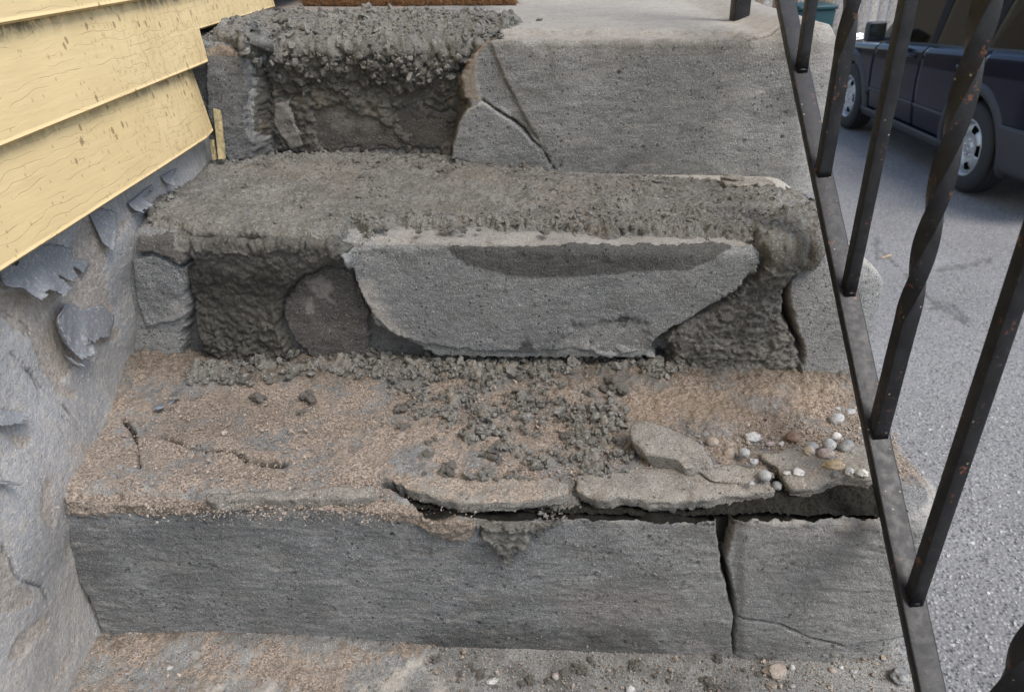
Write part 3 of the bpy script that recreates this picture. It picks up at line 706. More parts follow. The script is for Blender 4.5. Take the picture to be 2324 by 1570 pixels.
thin = dline(S3.X, [(1232, 338), (1290, 350), (1330, 372)], .3) + S3.W * 2.5; att(S3, 'dark', .4 * sst(1.2, -.5, thin))
# landing skim edge
lay = sst(66, 70.5, py + S3.W * 2.5 - 3 * sst(1600, 1680, px)) * sst(1115, 1140, px) * sst(1690, 1655, px) * sst(.8, 1, S3.up)
S3.D -= .0075 * lay
edge = dline(S3.X, [(1135, 69), (1300, 69), (1500, 71), (1640, 74)], 1.2) + S3.W * 2
att(S3, 'rust', .10 * lay); att(S3, 'pale', .55 * lay); att(S3, 'pale', .50 * sst(.6, 1, S3.up) * sst(1100, 1180, px))
att(S3, 'pale', .30 * S3.lip * sst(1100, 1140, px)); att(S3, 'rust', .10 * S3.lip * sst(1200, 1300, px))
crk = dline(S3.X, [(1690, 92), (1750, 80), (1770, 76), (1860, 58), (1915, 60)], .5) + S3.W * 2
S3.D -= .004 * sst(2, -1, crk); att(S3, 'dark', .7 * sst(1.5, -1, crk))
att(S3, 'pale', .25 * sst(1780, 1840, px) * (1 - S3.up)); att(S3, 'rust', .14 * sst(1640, 1760, px) * sst(200, 90, py))
att(S3, 'wet', .6 * rec * sst(180, 260, py)); att(S3, 'wet', .35 * rec); att(S3, 'sand', .5 * rec * sst(.0, .35, fbm(S3.P, 30, 3, 71)))  # hollow darkened: its shade put into the colour along with the damp
att(S3, 'sand', .55 * sst(.8, 1, S3.up) * sst(1250, 900, px) * sst(75, 30, py))
att(S3, 'wet', .22 * pxmask(S3, [(1000, 290), (1130, 250), (1300, 330), (1500, 340), (1620, 400), (1000, 400)], 25, 40))
att(S3, 'wet', .22 * pxmask(S3, [(1090, 92), (1700, 92), (1700, 112), (1090, 118)], 10, 14))
front = 1 - S3.up
att(S3, 'wet', front * .35 * sst(.05, .35, fbm(S3.P * np.array([.6, 1, 1.6]), 9, 5, 95))); att(S3, 'pale', front * .2 * sst(.1, .35, fbm(S3.P * np.array([.5, 1, 2]), 30, 5, 96)))
S3.D += front * (.0010 * fbm(S3.P * np.array([1, 1, 2.0]), 50, 4, 93))
pt = pits(S3, 9); S3.D -= pt * front; att(S3, 'dark', .45 * (pt > .0008) * front)
sp(emit_grid('concrete_step', final(S3), M['concrete'], None, S3.A, cut=S3.cut))
ones = np.ones(S3.D.shape, F32)
sd = pxsd(S3, [(1096, 230), (1122, 247), (1152, 268), (1184, 294), (1206, 322), (1228, 342), (1244, 372), (1262, 402), (1150, 392), (1024, 362), (1026, 330), (1040, 278), (1060, 245)], 5)
ol, _ = patch('broken_piece', S3, sd, .050 * rec + .0015 + .0015 * fbm(S3.P, 40, 3, 80), M['slab'], 0, 90, {'wet': .35 * sst(330, 390, py), 'pale': .7 * sst(-9, -2, sd) * sst(300, 230, py)}, sink=.01, rim=4)
sd = pxsd(S3, [(468, 112), (500, 95), (530, 108), (560, 128), (568, 180), (564, 250), (568, 292), (590, 330), (600, 362), (525, 368), (500, 330), (470, 250)], 5)
patch('stone_block', S3, sd, .009 + .004 * fbm(S3.P, 30, 4, 81), M['concrete_dark'], 0, 90, {'sand': sst(135, 115, py), 'wet': .3 * ones, 'dark': .8 * sst(1.5, -1, dline(S3.X, [(515, 318), (545, 305), (568, 290)], .8) + S3.W * 2)}, sink=.012, rim=6)
sd = pxsd(S3, [(690, 245), (760, 235), (900, 238), (1010, 270), (1030, 330), (1010, 362), (690, 366), (660, 340)], 22)
patch('stone_block', S3, sd, .003 + .003 * fbm(S3.P, 26, 4, 82), M['stone'], 0, 90, {'wet': .6 * ones, 'pale': .3 * pxmask(S3, [(730, 270), (830, 265), (840, 300), (750, 310)], 20, 30)}, sink=.008, rim=14)
sd = pxsd(S3, [(600, 240), (640, 225), (660, 300), (680, 350), (640, 366), (600, 300)], 6)
patch('stone_block', S3, sd, .012 + .004 * fbm(S3.P, 40, 3, 83), M['stone'], 0, 90, {'pale': .25 * ones}, sink=.008, rim=8)
sd = pxsd(S3, [(566, 130), (640, 120), (1040, 120), (1060, 240), (1036, 300), (1022, 372), (560, 372), (600, 340), (572, 290)], 10)
sd = np.where(sd < 0, np.maximum(sd, -50 * (fbm(S3.P, 17, 4, 88) + .30 - .42 * sst(235, 300, py) * sst(660, 720, px) * sst(1010, 960, px))), sd)
patch('mortar_fill', S3, sd, .003 + mortar_h(S3.P, 1.0, 91), M['mortar'], .0035, 105, {'wet': .78 * ones, 'sand': .7 * sst(.05, .35, fbm(S3.P, 24, 3, 92))}, rim=9)
sd = pxsd(S3, [(462, 85), (520, 55), (600, 32), (700, 36), (800, 30), (1000, 32), (1120, 36), (1185, 48), (1180, 62), (1130, 72), (1092, 88), (1062, 125), (1036, 170), (1030, 205), (1048, 240), (1020, 250), (950, 225), (880, 235), (800, 215), (720, 228), (660, 222), (600, 235), (580, 200), (568, 140), (540, 112), (500, 96)], 9) + 26 * fbm(S3.P, 18, 3, 55) * sst(150, 230, py)
thick = .002 + .007 * sst(240, 120, py)
cov = sst(-.35, .25, fbm(S3.P, 15, 3, 48))
hh = thick +  (.35 + .65 * cov) * mortar_h(S3.P, (2.2 - 1.0 * S3.up) * (.55 + .45 * sst(260, 180, py)), 43) + (.006 - .004 * S3.up) * fbm(S3.P, 22, 3, 47)
_, PM3 = patch('mortar_bed', S3, sd, hh, M['mortar'], .0060, 95, {'wet': .2 + .62 * sst(.35, 0, S3.up) * sst(85, 130, py), 'sand': .6 * sst(.1, .4, fbm(S3.P, 22, 3, 44)) * sst(140, 200, py)}, rim=16)  # upright mortar darkened further, damp plus hollow shade in the colour
MB3 = (PM3, (.12 + cov ** 2) * (sd < -4) * sst(215, 130, py))
# solid body behind the skins
bm = bmesh.new()
for (y0, y1, zz) in ((.30, .60, -.05), (.60, .86, .13), (.86, 1.14, .29), (1.14, 2.18, .47)):
    bm_box(bm, (-.57, y0, -1.35), (.33, y1, zz))
sp(bm_obj('stair_core', bm, M['core']))

# ------------------------------------------------------------------ loose and broken slabs along the edge of tread 1
def slab(name, outl, zf, thick, mat, parent=None, seed=0, tilt=(0, 0), cell=.0026, rough=1.0, sand=.4, jag=.007, extra=None):
    """closed broken plate: outl = world XY outline of its top"""
    outl = np.array(outl, float); c = outl.mean(0)
    lo, hi = outl.min(0) - .006, outl.max(0) + .006
    gx = np.arange(lo[0], hi[0] + cell, cell); gy = np.arange(lo[1], hi[1] + cell, cell)
    XY = np.stack(np.meshgrid(gx, gy, indexing='ij'), -1)
    P3 = np.concatenate([XY, np.full(XY.shape[:2] + (1,), seed * 1.7)], -1)
    sd = sdpoly(XY * 1000, outl * 1000) / 1000 + jag * fbm(P3, 60, 2, seed) + jag * .3 * fbm(P3, 220, 2, seed + 3)
    n, mm = sd.shape; Fq = grid_faces(n, mm); keep = (sd.ravel()[Fq] < cell * .5).all(1) | ((sd.ravel()[Fq] < 0).all(1)); Fq = Fq[keep]
    gxn, gyn = np.gradient(sd, cell); Q = XY.copy(); push = np.clip(sd + cell * .2, 0, cell); Q[..., 0] -= gxn * push; Q[..., 1] -= gyn * push
    ht = zf(Q[..., 0]) + (Q[..., 0] - c[0]) * tilt[0] + (Q[..., 1] - c[1]) * tilt[1] + rough * (.0022 * fbm(P3, 35, 3, seed) + .0010 * fbm(P3, 150, 3, seed)) - .004 * sst(-.006, 0, sd) * (.3 + np.clip(1.5 * fbm(P3, 70, 2, seed + 9), 0, 1))
    V = np.concatenate([Q, ht[..., None]], -1).reshape(-1, 3); at = np.clip(sand + .5 * fbm(P3, 30, 3, seed + 5), 0, 1).ravel()
    V, Fq, A = compact(V, Fq, {'sand': at}); at = A['sand']
    e = np.concatenate([Fq[:, [0, 1]], Fq[:, [1, 2]], Fq[:, [2, 3]], Fq[:, [3, 0]]]); key = np.sort(e, 1)
    _, idx, cnt = np.unique(key[:, 0].astype(np.int64) * len(V) + key[:, 1], return_index=True, return_counts=True)
    be = e[idx[cnt == 1]]; bv = np.unique(be); mp = -np.ones(len(V), int); mp[bv] = np.arange(len(bv))
    for _ in range(4):
        acc = np.zeros((len(V), 2)); cn = np.zeros(len(V))
        for a_, b_ in ((0, 1), (1, 0)):
            np.add.at(acc, be[:, a_], V[be[:, b_], :2]); np.add.at(cn, be[:, a_], 1)
        V[bv, :2] = .5 * V[bv, :2] + .5 * acc[bv] / np.maximum(cn[bv], 1)[:, None]
    layers = 6; VV = [V]; FF = [Fq]; base = len(V); prev = bv
    ctr = V[:, :2].mean(0)
    for k in range(1, layers + 1):
        q = V[bv].copy(); q[:, 2] -= thick * k / layers * (1 + .7 * fbm(V[bv], 26, 2, seed + 17) + .4 * fbm(V[bv], 110, 2, seed + 19))
        jn = np.stack([fbm(q * np.array([.5, .5, 2.2]) + seed, 70, 3, 4), fbm(q * np.array([.5, .5, 2.2]) + seed, 70, 3, 7), 0 * q[:, 0]], 1)
        q += jn * .0028 * rough; dirn = ctr - q[:, :2]; dirn /= np.maximum(np.linalg.norm(dirn, axis=1, keepdims=True), 1e-6)
        q[:, :2] += dirn * (.003 * (k / layers) ** 2 + .0025 * np.clip(fbm(q * np.array([1, 1, 3.0]), 70, 2, seed + 11), 0, 1)[:, None])
        VV.append(q); cur = np.arange(base, base + len(bv)); base += len(bv)
        FF.append(np.stack([prev[mp[be[:, 1]]], prev[mp[be[:, 0]]], cur[mp[be[:, 0]]], cur[mp[be[:, 1]]]], 1)); prev = cur
    # underside
    vb = V.copy(); vb[:, 2] -= thick; nb = base + np.arange(len(V)); nb[bv] = prev; VV.append(vb)
    FF.append(nb[Fq][:, ::-1])
    at = np.concatenate([at, np.tile(at[bv] * .12, layers), at * 0]); Vf = np.concatenate(VV); Fa = np.concatenate(FF)
    Vf, Fa, A = compact(Vf, Fa, {'sand': at})
    if extra is not None: A.update(extra(Vf))
    o = link(name, np_mesh(name, Vf, Fa, A), mat)
    return sp(o) if parent is steps else o
def outl(pts, zf): return [onz(x, y, zf)[:2] for x, y in pts]
zs = lambda x: z1(x) + .003
slab('edge_slab', outl([(470, 1118), (560, 1112), (700, 1105), (850, 1098), (856, 1120), (800, 1128), (640, 1132), (560, 1128), (472, 1140)], lambda x: z1(x) + .002), lambda x: z1(x) + .002, .016, M['broken'], steps, 1, sand=.25)
slab('edge_slab', outl([(880, 1085), (1040, 1078), (1180, 1075), (1288, 1080), (1292, 1118), (1210, 1134), (1115, 1142), (1040, 1138), (965, 1122), (910, 1100)], zs), zs, .0135, M['broken'], steps, 2, sand=.55)
slab('edge_slab', outl([(1302, 1076), (1440, 1062), (1650, 1048), (1738, 1072), (1768, 1112), (1700, 1122), (1600, 1130), (1500, 1140), (1420, 1132), (1310, 1116)], zs), zs, .0135, M['broken'], steps, 3, sand=.35)
zs4 = lambda x: z1(x) + .008
slab('edge_slab', outl([(1722, 1028), (1800, 1012), (2010, 1015), (2030, 1080), (1975, 1088), (1900, 1086), (1850, 1100), (1790, 1106), (1778, 1078)], zs4), zs4, .0135, M['broken'], steps, 4, sand=.35)
slab('edge_slab', outl([(1575, 1062), (1640, 1050), (1725, 1058), (1760, 1078), (1700, 1094), (1600, 1086)], lambda x: z1(x) + .007), lambda x: z1(x) + .007, .008, M['broken'], steps, 14, sand=.4)
zs5 = lambda x: z1(x) + .020
tag(slab('broken_slab', outl([(1424, 990), (1440, 966), (1470, 962), (1540, 978), (1600, 1005), (1624, 1038), (1616, 1050), (1540, 1042), (1470, 1022), (1430, 1005)], zs5), zs5, .020, M['broken'], None, 5, tilt=(-.06, .16), sand=.3, rough=1.6),
    'tan loose wedge of broken concrete lying in sand on the lowest step tread', 'broken concrete')
zs6 = lambda x: z2(x) + .014
tag(slab('flat_shard', outl([(1640, 404), (1740, 400), (1765, 414), (1700, 420), (1642, 418)], zs6), zs6, .006, M['broken'], None, 6, sand=.15, cell=.002), 'long flat pale cement shard at the foot of the top riser', 'shard')
zs7 = lambda x: z2(x) + .019
tag(slab('flat_shard', outl([(1632, 398), (1655, 393), (1682, 395), (1690, 402), (1660, 406)], zs7), zs7, .006, M['broken'], None, 7, sand=.15, cell=.002), 'small pale cement chip lying behind the long flat shard', 'shard')
# dark soil and moss deep in the crevice
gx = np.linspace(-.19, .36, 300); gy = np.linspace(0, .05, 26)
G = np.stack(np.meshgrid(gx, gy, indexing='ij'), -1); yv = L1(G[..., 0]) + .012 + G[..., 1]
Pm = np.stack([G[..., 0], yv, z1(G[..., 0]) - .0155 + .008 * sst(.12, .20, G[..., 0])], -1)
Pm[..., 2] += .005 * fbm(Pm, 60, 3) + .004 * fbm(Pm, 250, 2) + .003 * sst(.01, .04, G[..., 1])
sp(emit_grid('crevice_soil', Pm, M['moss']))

# ------------------------------------------------------------------ the yellow house: foundation wall, siding, trim, peeling paint
house = tag(empty('yellow_house', (-.6, .5, 0)), 'yellow clapboard house wall over a peeling grey painted foundation left of stairs', 'house')
bpy.context.view_layer.update()
def hp(o): o.parent = house; o.matrix_parent_inverse = house.matrix_world.inverted(); return o
WK = np.array([(.9, .21, -.55), (.816, .21, -.523), (.73, .21, -.507), (.657, .21, -.487), (.56, .21, -.472), (.514, .21, -.464), (.54, .18, -.482), (.54, .13, -.494), (.54, .066, -.508), (.54, .01, -.508),
    (.47, 0, -.498), (.785, .385, -.462), (.78, .30, -.49), (1.06, .56, -.47), (1.07, .39, -.470), (.6, .4, -.475), (.45, .42, -.475), (.4, .3, -.475), (.3, .2, -.475), (.2, 0, -.5), (.95, .40, -.462), (.4, .1, -.492), (.66, .3, -.485), (.35, -.1, -.5), (1.2, .5, -.47), (.1, .3, -.475)])
def wallx(y, z):
    d2 = (y[..., None] - WK[:, 0]) ** 2 + (z[..., None] - WK[:, 1]) ** 2
    w = 1 / (d2 + .0030) ** 1.9
    return (w * WK[:, 2]).sum(-1) / w.sum(-1)
gy = np.arange(.18, 1.22, .0022); gz = np.arange(-.06, .475, .0022)
Y, Z = np.meshgrid(gy, gz, indexing='ij'); X = wallx(Y, Z)
SW = Step(); SW.P = np.stack([X, Y, Z], -1); SW.N = np.tile([1.0, 0, 0], X.shape + (1,)); SW.X = proj(SW.P); SW.A = {}
SW.W = fbm(SW.P, 30, 3, 2); SW.W2 = fbm(SW.P, 150, 2, 4); SW.D = .0025 * fbm(SW.P, 10, 3) + .0008 * fbm(SW.P, 120, 3)
px, py = SW.X[..., 0], SW.X[..., 1]
bare_polys = [[(-200, 690), (60, 650), (150, 590), (190, 500), (300, 500), (245, 570), (238, 640), (255, 700), (268, 765), (200, 800), (150, 870), (175, 900), (130, 900), (100, 850), (75, 770), (0, 715), (-200, 720)],
    [(-100, 1240), (10, 1245), (40, 1330), (80, 1345), (70, 1370), (30, 1390), (-100, 1380)], [(20, 1490), (60, 1420), (110, 1395), (100, 1430), (50, 1500)], [(-100, 900), (0, 915), (45, 940), (20, 965), (-100, 975)], [(20, 985), (60, 985), (75, 1000), (50, 1030), (25, 1010)], [(90, 1090), (125, 1085), (120, 1200), (95, 1170)]]
bare = 0
for q in bare_polys: bare = np.maximum(bare, sst(5, -5, sdpoly(SW.X, q) + SW.W * 14 + SW.W2 * 7))
SW.A['dust'] = np.clip(.15 + .55 * sst(.40, .02, Z) + .8 * fbm(SW.P, 9, 4, 77), 0, 1)
near = sst(.09, .0, Z - np.where(Y < .53, 0, .20)) * sst(-.05, .35, fbm(SW.P, 18, 5, 8)) * .75
bare = np.maximum(bare, near); SW.A['bare'] = bare
SW.D -= .0016 * bare
ck = dline(SW.X, [(68, 840), (95, 880), (105, 890), (150, 925), (185, 970)], .8) + SW.W * 3
ck = np.minimum(ck, dline(SW.X, [(0, 1230), (20, 1260), (45, 1315), (95, 1330), (112, 1365)], 1.0) + SW.W * 3)
ck = np.minimum(ck, dline(SW.X, [(5, 700), (60, 735), (75, 765)], .7) + SW.W * 3)
ck = np.minimum(ck, dline(SW.X, [(28, 800), (70, 850), (100, 910), (190, 985)], .4) + SW.W * 5)
SW.D -= .003 * sst(2, -1, ck); SW.A['dark'] = .6 * sst(1.8, -.6, ck)
wall = hp(emit_grid('foundation_wall', SW.P + SW.N * SW.D[..., None], M['wallpaint'], None, SW.A))
hp(box('foundation_core', (-.75, -1.5, -1.35), (-.58, 1.25, .46), M['core']))
hp(box('foundation_core', (-.75, -1.5, -1.35), (-.515, .185, .46), M['core']))
# paint flakes: thin curled sheets hinged on one side
def flake(pts, hinge, lift, seed, curl=1.0, under=None):
    """pts in photo px; hinge = direction (px) from which the flake lifts"""
    pts = np.array(pts, float); Pw = np.array([onx(x, y, -.483) for x, y in pts])[:, 1:]
    lo, hi = Pw.min(0), Pw.max(0); cell = .0018
    a = np.arange(lo[0] - .004, hi[0] + .004, cell); b = np.arange(lo[1] - .004, hi[1] + .004, cell)
    A, B = np.meshgrid(a, b, indexing='ij'); P = np.stack([wallx(A, B), A, B], -1); Q = proj(P)
    W = fbm(P, 90, 3, seed)
    sd = sdpoly(Q, pts) + 2.0 * W + 3.5 * fbm(P, 240, 2, seed + 2)
    h = np.array(hinge, float); h /= np.linalg.norm(h); s = Q @ h; ins = sd < 0
    s = (s - s[ins].min()) / (s[ins].max() - s[ins].min())
    P[..., 0] += .0022 + lift * np.clip(s, 0, 1.1) ** 1.8 * (1 + .5 * fbm(P, 28, 2, seed + 3)) + .0025 * fbm(P, 45, 2, seed + 5) * s + curl * .006 * sst(-8, 0, sd) * sst(.3, .9, s)
    keep = sd < .5
    n, mm = sd.shape; Fq = grid_faces(n, mm); Fq = Fq[keep.ravel()[Fq].all(1)]
    V, Fq, _ = compact(P.reshape(-1, 3), Fq, {})
    o = link('paint_flake', np_mesh('paint_flake', V, Fq), M['flake'])
    md = o.modifiers.new('thickness', 'SOLIDIFY'); md.thickness = .0011; md.offset = 0
    o.parent = wall; o.matrix_parent_inverse = wall.matrix_world.inverted()
    return o
flake([(-40, 655), (0, 655), (42, 684), (68, 660), (98, 677), (137, 654), (110, 622), (144, 643), (162, 631), (157, 608), (180, 624), (197, 604), (198, 590), (160, 585), (158, 562), (110, 552), (60, 560), (20, 600), (-40, 600)], (-.25, 1), .017, 3)
flake([(97, 734), (110, 712), (136, 690), (160, 688), (180, 700), (227, 692), (237, 705), (260, 715), (250, 740), (240, 770), (213, 768), (200, 782), (174, 770), (190, 788), (187, 808), (163, 812), (147, 820), (139, 814), (124, 790), (108, 768)], (-.75, .8), .012, 5)
flake([(139, 790), (150, 815), (156, 840), (150, 846), (140, 820)], (-.8, .5), .012, 6)
flake([(185, 488), (215, 470), (260, 480), (262, 520), (235, 575), (215, 556), (205, 560), (195, 530)], (-.2, 1), .006, 7, .5)
flake([(260, 470), (300, 440), (340, 410), (345, 430), (318, 450), (322, 470), (300, 478), (280, 500)], (.6, 1), .010, 8)
flake([(340, 410), (390, 372), (400, 385), (385, 400), (372, 420), (355, 430)], (.6, 1), .010, 9)
flake([(-30, 930), (0, 925), (42, 935), (46, 945), (20, 962), (-30, 968)], (.4, 1), .006, 10)
flake([(-30, 1085), (0, 1088), (28, 1092), (8, 1100), (-30, 1102)], (0, 1), .008, 11)
# siding boards
BH = .0883
def board(zb, ysteps, name='siding_board', attrs=True, xo=-.440):
    """ysteps: list of (y0, y1, z_bottom) - the board may be notched over the steps"""
    ys = np.unique(np.concatenate([np.arange(a, b, .03 if a < 0 or a > 2 else .012).tolist() + [b] for a, b, _ in ysteps]))
    prof = []
    zbs = np.empty(len(ys))
    for i, y in enumerate(ys):
        zbs[i] = max(z for a, b, z in ysteps if a - 1e-6 <= y <= b + 1e-6)
    nz = 26; P = np.empty((len(ys), nz + 6, 3)); lap = zb + BH + .012
    xbot, xtop = xo, xo - .010
    def xf(z): return xbot + (xtop - xbot) * (z - zb) / (lap - zb)
    for i, y in enumerate(ys):
        z0_ = zbs[i]; zz = np.linspace(z0_, lap, nz)
        P[i, 6:, 2] = zz; P[i, 6:, 0] = xf(zz); P[i, :, 1] = y
        # butt edge: rounded lower lip going back under the board
        for k, (ox, oz) in enumerate(((-.016, .002), (-.012, .000), (-.006, -.0014), (-.0022, -.0018), (-.0006, -.0010), (.0002, .0006))):
            P[i, k, 0] = xf(z0_) + ox; P[i, k, 2] = z0_ + oz
    P[..., 0] += .0012 * fbm(P, 6, 2, zb * 40)
    at = {}
    if attrs:
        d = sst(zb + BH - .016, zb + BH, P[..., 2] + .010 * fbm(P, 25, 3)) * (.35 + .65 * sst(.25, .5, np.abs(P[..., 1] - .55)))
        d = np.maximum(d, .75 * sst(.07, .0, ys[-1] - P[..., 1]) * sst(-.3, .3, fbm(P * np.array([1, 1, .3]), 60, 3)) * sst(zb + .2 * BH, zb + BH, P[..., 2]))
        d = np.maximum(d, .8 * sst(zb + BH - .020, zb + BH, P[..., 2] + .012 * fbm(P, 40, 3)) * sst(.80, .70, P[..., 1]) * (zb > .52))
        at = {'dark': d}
    return P, at
def lap_board(zb, ysteps, bend=0.0, **kw):
    P, at = board(zb, ysteps, **kw)
    if bend:
        e = sst(.05, 0, ysteps[-1][1] - P[..., 1]); P[..., 0] -= bend * e ** 2; 
    return hp(emit_grid('siding_board', P, M['siding'], None, at))
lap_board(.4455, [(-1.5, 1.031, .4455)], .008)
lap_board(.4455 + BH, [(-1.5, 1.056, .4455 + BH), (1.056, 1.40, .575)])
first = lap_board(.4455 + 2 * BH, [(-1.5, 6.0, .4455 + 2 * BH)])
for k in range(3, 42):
    c = first.copy(); COL.objects.link(c); c.location.z += (k - 2) * BH
hp(box('wall_sheathing', (-.75, -1.5, .455), (-.470, 1.02, 4.1), M['core']))
hp(box('wall_sheathing', (-.75, 1.0202, .60), (-.470, 6.0, 4.1), M['core']))
# worn yellow channel strips at the end of the lower board
def strip(pts, wid, th, x):
    bm = bmesh.new(); vs = []
    for (px_, py_) in pts:
        c = onx(px_, py_, x); vs.append(c)
    for i, c in enumerate(vs):
        pass
    lo = [bm.verts.new((c[0] - th, c[1] - wid / 2, c[2])) for c in vs] + [bm.verts.new((c[0] - th, c[1] + wid / 2, c[2])) for c in vs]
    hi = [bm.verts.new((c[0], c[1] - wid / 2, c[2])) for c in vs] + [bm.verts.new((c[0], c[1] + wid / 2, c[2])) for c in vs]
    n = len(vs)
    for i in range(n - 1):
        bm.faces.new((hi[i], hi[n + i], hi[n + i + 1], hi[i + 1])); bm.faces.new((lo[i], lo[i + 1], lo[n + i + 1], lo[n + i]))
        bm.faces.new((lo[i], hi[i], hi[i + 1], lo[i + 1])); bm.faces.new((lo[n + i], lo[n + i + 1], hi[n + i + 1], hi[n + i]))
    bm.faces.new((lo[0], lo[n], hi[n], hi[0])); bm.faces.new((lo[n - 1], hi[n - 1], hi[2 * n - 1], lo[2 * n - 1]))
    bmesh.ops.recalc_face_normals(bm, faces=bm.faces)
    return hp(bm_obj('trim_strip', bm, M['trim']))
strip([(494, 188), (500, 240), (506, 300), (512, 360)], .004, .010, -.440)
strip([(484, 318), (487, 340), (490, 362)], .006, .004, -.452)
strip([(482, 184), (485, 205)], .008, .003, -.452)
tag(box('door_post', (-.50, 1.402, .585), (-.43, 1.47, 2.6), plain('brown_post_paint', (.10, .045, .03), .6, 0, .3, .2)), 'brown painted door post edge at the landing behind the siding', 'door post')

# ------------------------------------------------------------------ railing
rail = tag(empty('iron_railing', (.31, .42, .18)), 'black painted iron stair railing with straight and twisted balusters', 'railing')
bpy.context.view_layer.update()
def rp(o): o.parent = rail; o.matrix_parent_inverse = rail.matrix_world.inverted(); return o
R0 = np.array([.3035, .4190, .1780]); RD = np.array([.0020, .1150, .0853])
Rdir = RD / np.linalg.norm(RD)
def ring_tube(rings, closed_caps=True):
    rings = np.array(rings); n, k = rings.shape[:2]; bm = bmesh.new()
    vs = [[bm.verts.new(p) for p in r] for r in rings]
    for i in range(n - 1):
        for j in range(k): bm.faces.new((vs[i][j], vs[i][(j + 1) % k], vs[i + 1][(j + 1) % k], vs[i + 1][j]))
    if closed_caps: bm.faces.new(vs[0][::-1]); bm.faces.new(vs[-1])
    return bm
def sqr(w, d, ang, bev=.16):
    """rounded square section"""
    pts = []
    for sx, sy in ((1, 1), (-1, 1), (-1, -1), (1, -1)):
        a0 = math.atan2(sy, sx)
        for da in (-.42, 0, .42):
            r = 1 - bev + bev * 0
            cx_, cy_ = sx * (1 - bev), sy * (1 - bev)
            pts.append(((cx_ + bev * math.cos(a0 + da * 1.87)) * w / 2, (cy_ + bev * math.sin(a0 + da * 1.87)) * d / 2))
    c, s = math.cos(ang), math.sin(ang)
    return [(x * c - y * s, x * s + y * c) for x, y in pts]
# bottom rail (a flat bar on edge profile), slightly uneven paint
wx = np.array([1.0, 0, 0]); wz_ = np.cross(wx, Rdir); wz_ /= np.linalg.norm(wz_)
def sloped_bar(name, k0, k1, w, h, off=0.0, n=160):
    rings = []
    for f in np.linspace(k0, k1, n):
        c = R0 + RD * f + wz_ * off
        rings.append([c + wx * a + wz_ * (b) for a, b in sqr(w, h, 0, .14)])
    A = np.array(rings); A += (fbm(A, 120, 2)[..., None] * .0004) * np.ones(3)
    o = rp(bm_obj(name, ring_tube(A), M['rail'], None, True)); return o
RW, RH = .0205, .0105
sloped_bar('bottom_rail', -3.2, 8.05, RW, RH, -RH / 2)
sloped_bar('top_rail', -3.2, 8.05, .034, .012, .80)
def baluster(k, twisted):
    base = R0 + RD * k; h = .985; n = 150 if twisted else 40
    rings = []
    for z in np.linspace(-.004, h, n):
        ang = 0.0
        if twisted: ang = math.pi * 2 * 2.9 * float(np.clip((z - .115) / (h - .24), 0, 1) * 1.15)
        rings.append([base + np.array([x, y, z]) for x, y in sqr(.0132 if twisted else .0112, .0132 if twisted else .0112, ang + .06, .035 if twisted else .10)])
    A = np.array(rings); A += fbm(A, 90, 2)[..., None] * .0005
    b = rp(bm_obj('baluster', ring_tube(A), M['rail'], None, True))
    V0, F0 = ico(2); W = V0 * np.array([.0068, .0070, .0020]) * (1 + .5 * fbm(V0 + k * 3, 2.2, 2))[:, None] + base + wz_ * -.0006
    w = link('weld_bead', np_mesh('weld_bead', W, F0), M['rail']); w.parent = b; w.matrix_parent_inverse = b.matrix_world.inverted()
for k in range(-2, 8): baluster(k, k % 2 != 0)
pb = onx(1694, 34, .322)
tz = float(z3(.32))
rings = [[np.array([pb[0] + x, 1.205 + y, z]) for x, y in sqr(.0235, .0235, .1, .1)] for z in np.linspace(tz - .02, tz + .98, 40)]
rp(bm_obj('newel_post', ring_tube(rings), M['rail'], None, True))

# ------------------------------------------------------------------ pebbles, chips, gravel
def pebble(name, px, py, w, h, zf, mat, label, seed, round_=.12, tall=.75, sub=3, lift=0.0, cat='pebble', group=None, ang=None, dent=0.0):
    p = onz(px, py + h * .45, zf); dep = float((W2C @ (p - CAM))[2]); sx = w / 2 * dep / FPX; sz = sx * tall
    V, Fq = ico(sub); rng = np.random.default_rng(seed)
    fr = 1.1 if round_ < .2 else 1.7
    d = 1 + round_ * 2 * fbm(V + seed * 3.1, fr, 3 if round_ > .2 else 2) + .02 * fbm(V + seed, 7, 2)
    if round_ > .25:
        for _ in range(7):
            nrm = rng.normal(size=3); nrm /= np.linalg.norm(nrm); k = rng.uniform(.55, .8); dd_ = V @ nrm; d = np.where(dd_ * d > k, k / np.maximum(dd_, .1), d)
    V = V * d[:, None] * np.array([sx, sx * (h / w * .9 + .15 if h < w else .9), sz])
    if dent: V[:, 2] -= dent * sz * np.exp(-((V[:, 0] / sx) ** 2 + (V[:, 1] / sx) ** 2) * 8) * (V[:, 2] > 0)
    a = rng.uniform(-.5, .5) if ang is None else ang; c, s = math.cos(a), math.sin(a); V = V @ np.array([[c, -s, 0], [s, c, 0], [0, 0, 1]]).T
    b = rng.uniform(-.2, .2); c, s = math.cos(b), math.sin(b); V = V @ np.array([[c, 0, -s], [0, 1, 0], [s, 0, c]]).T
    o = link(name, np_mesh(name, V, Fq, smooth=round_ < .25), M[mat]); o.location = (p[0], p[1], p[2] + sz * .4 + lift)
    return tag(o, label, cat, group)
za = lambda x: z1(x) + .001
zb4 = lambda x: z1(x) + .009
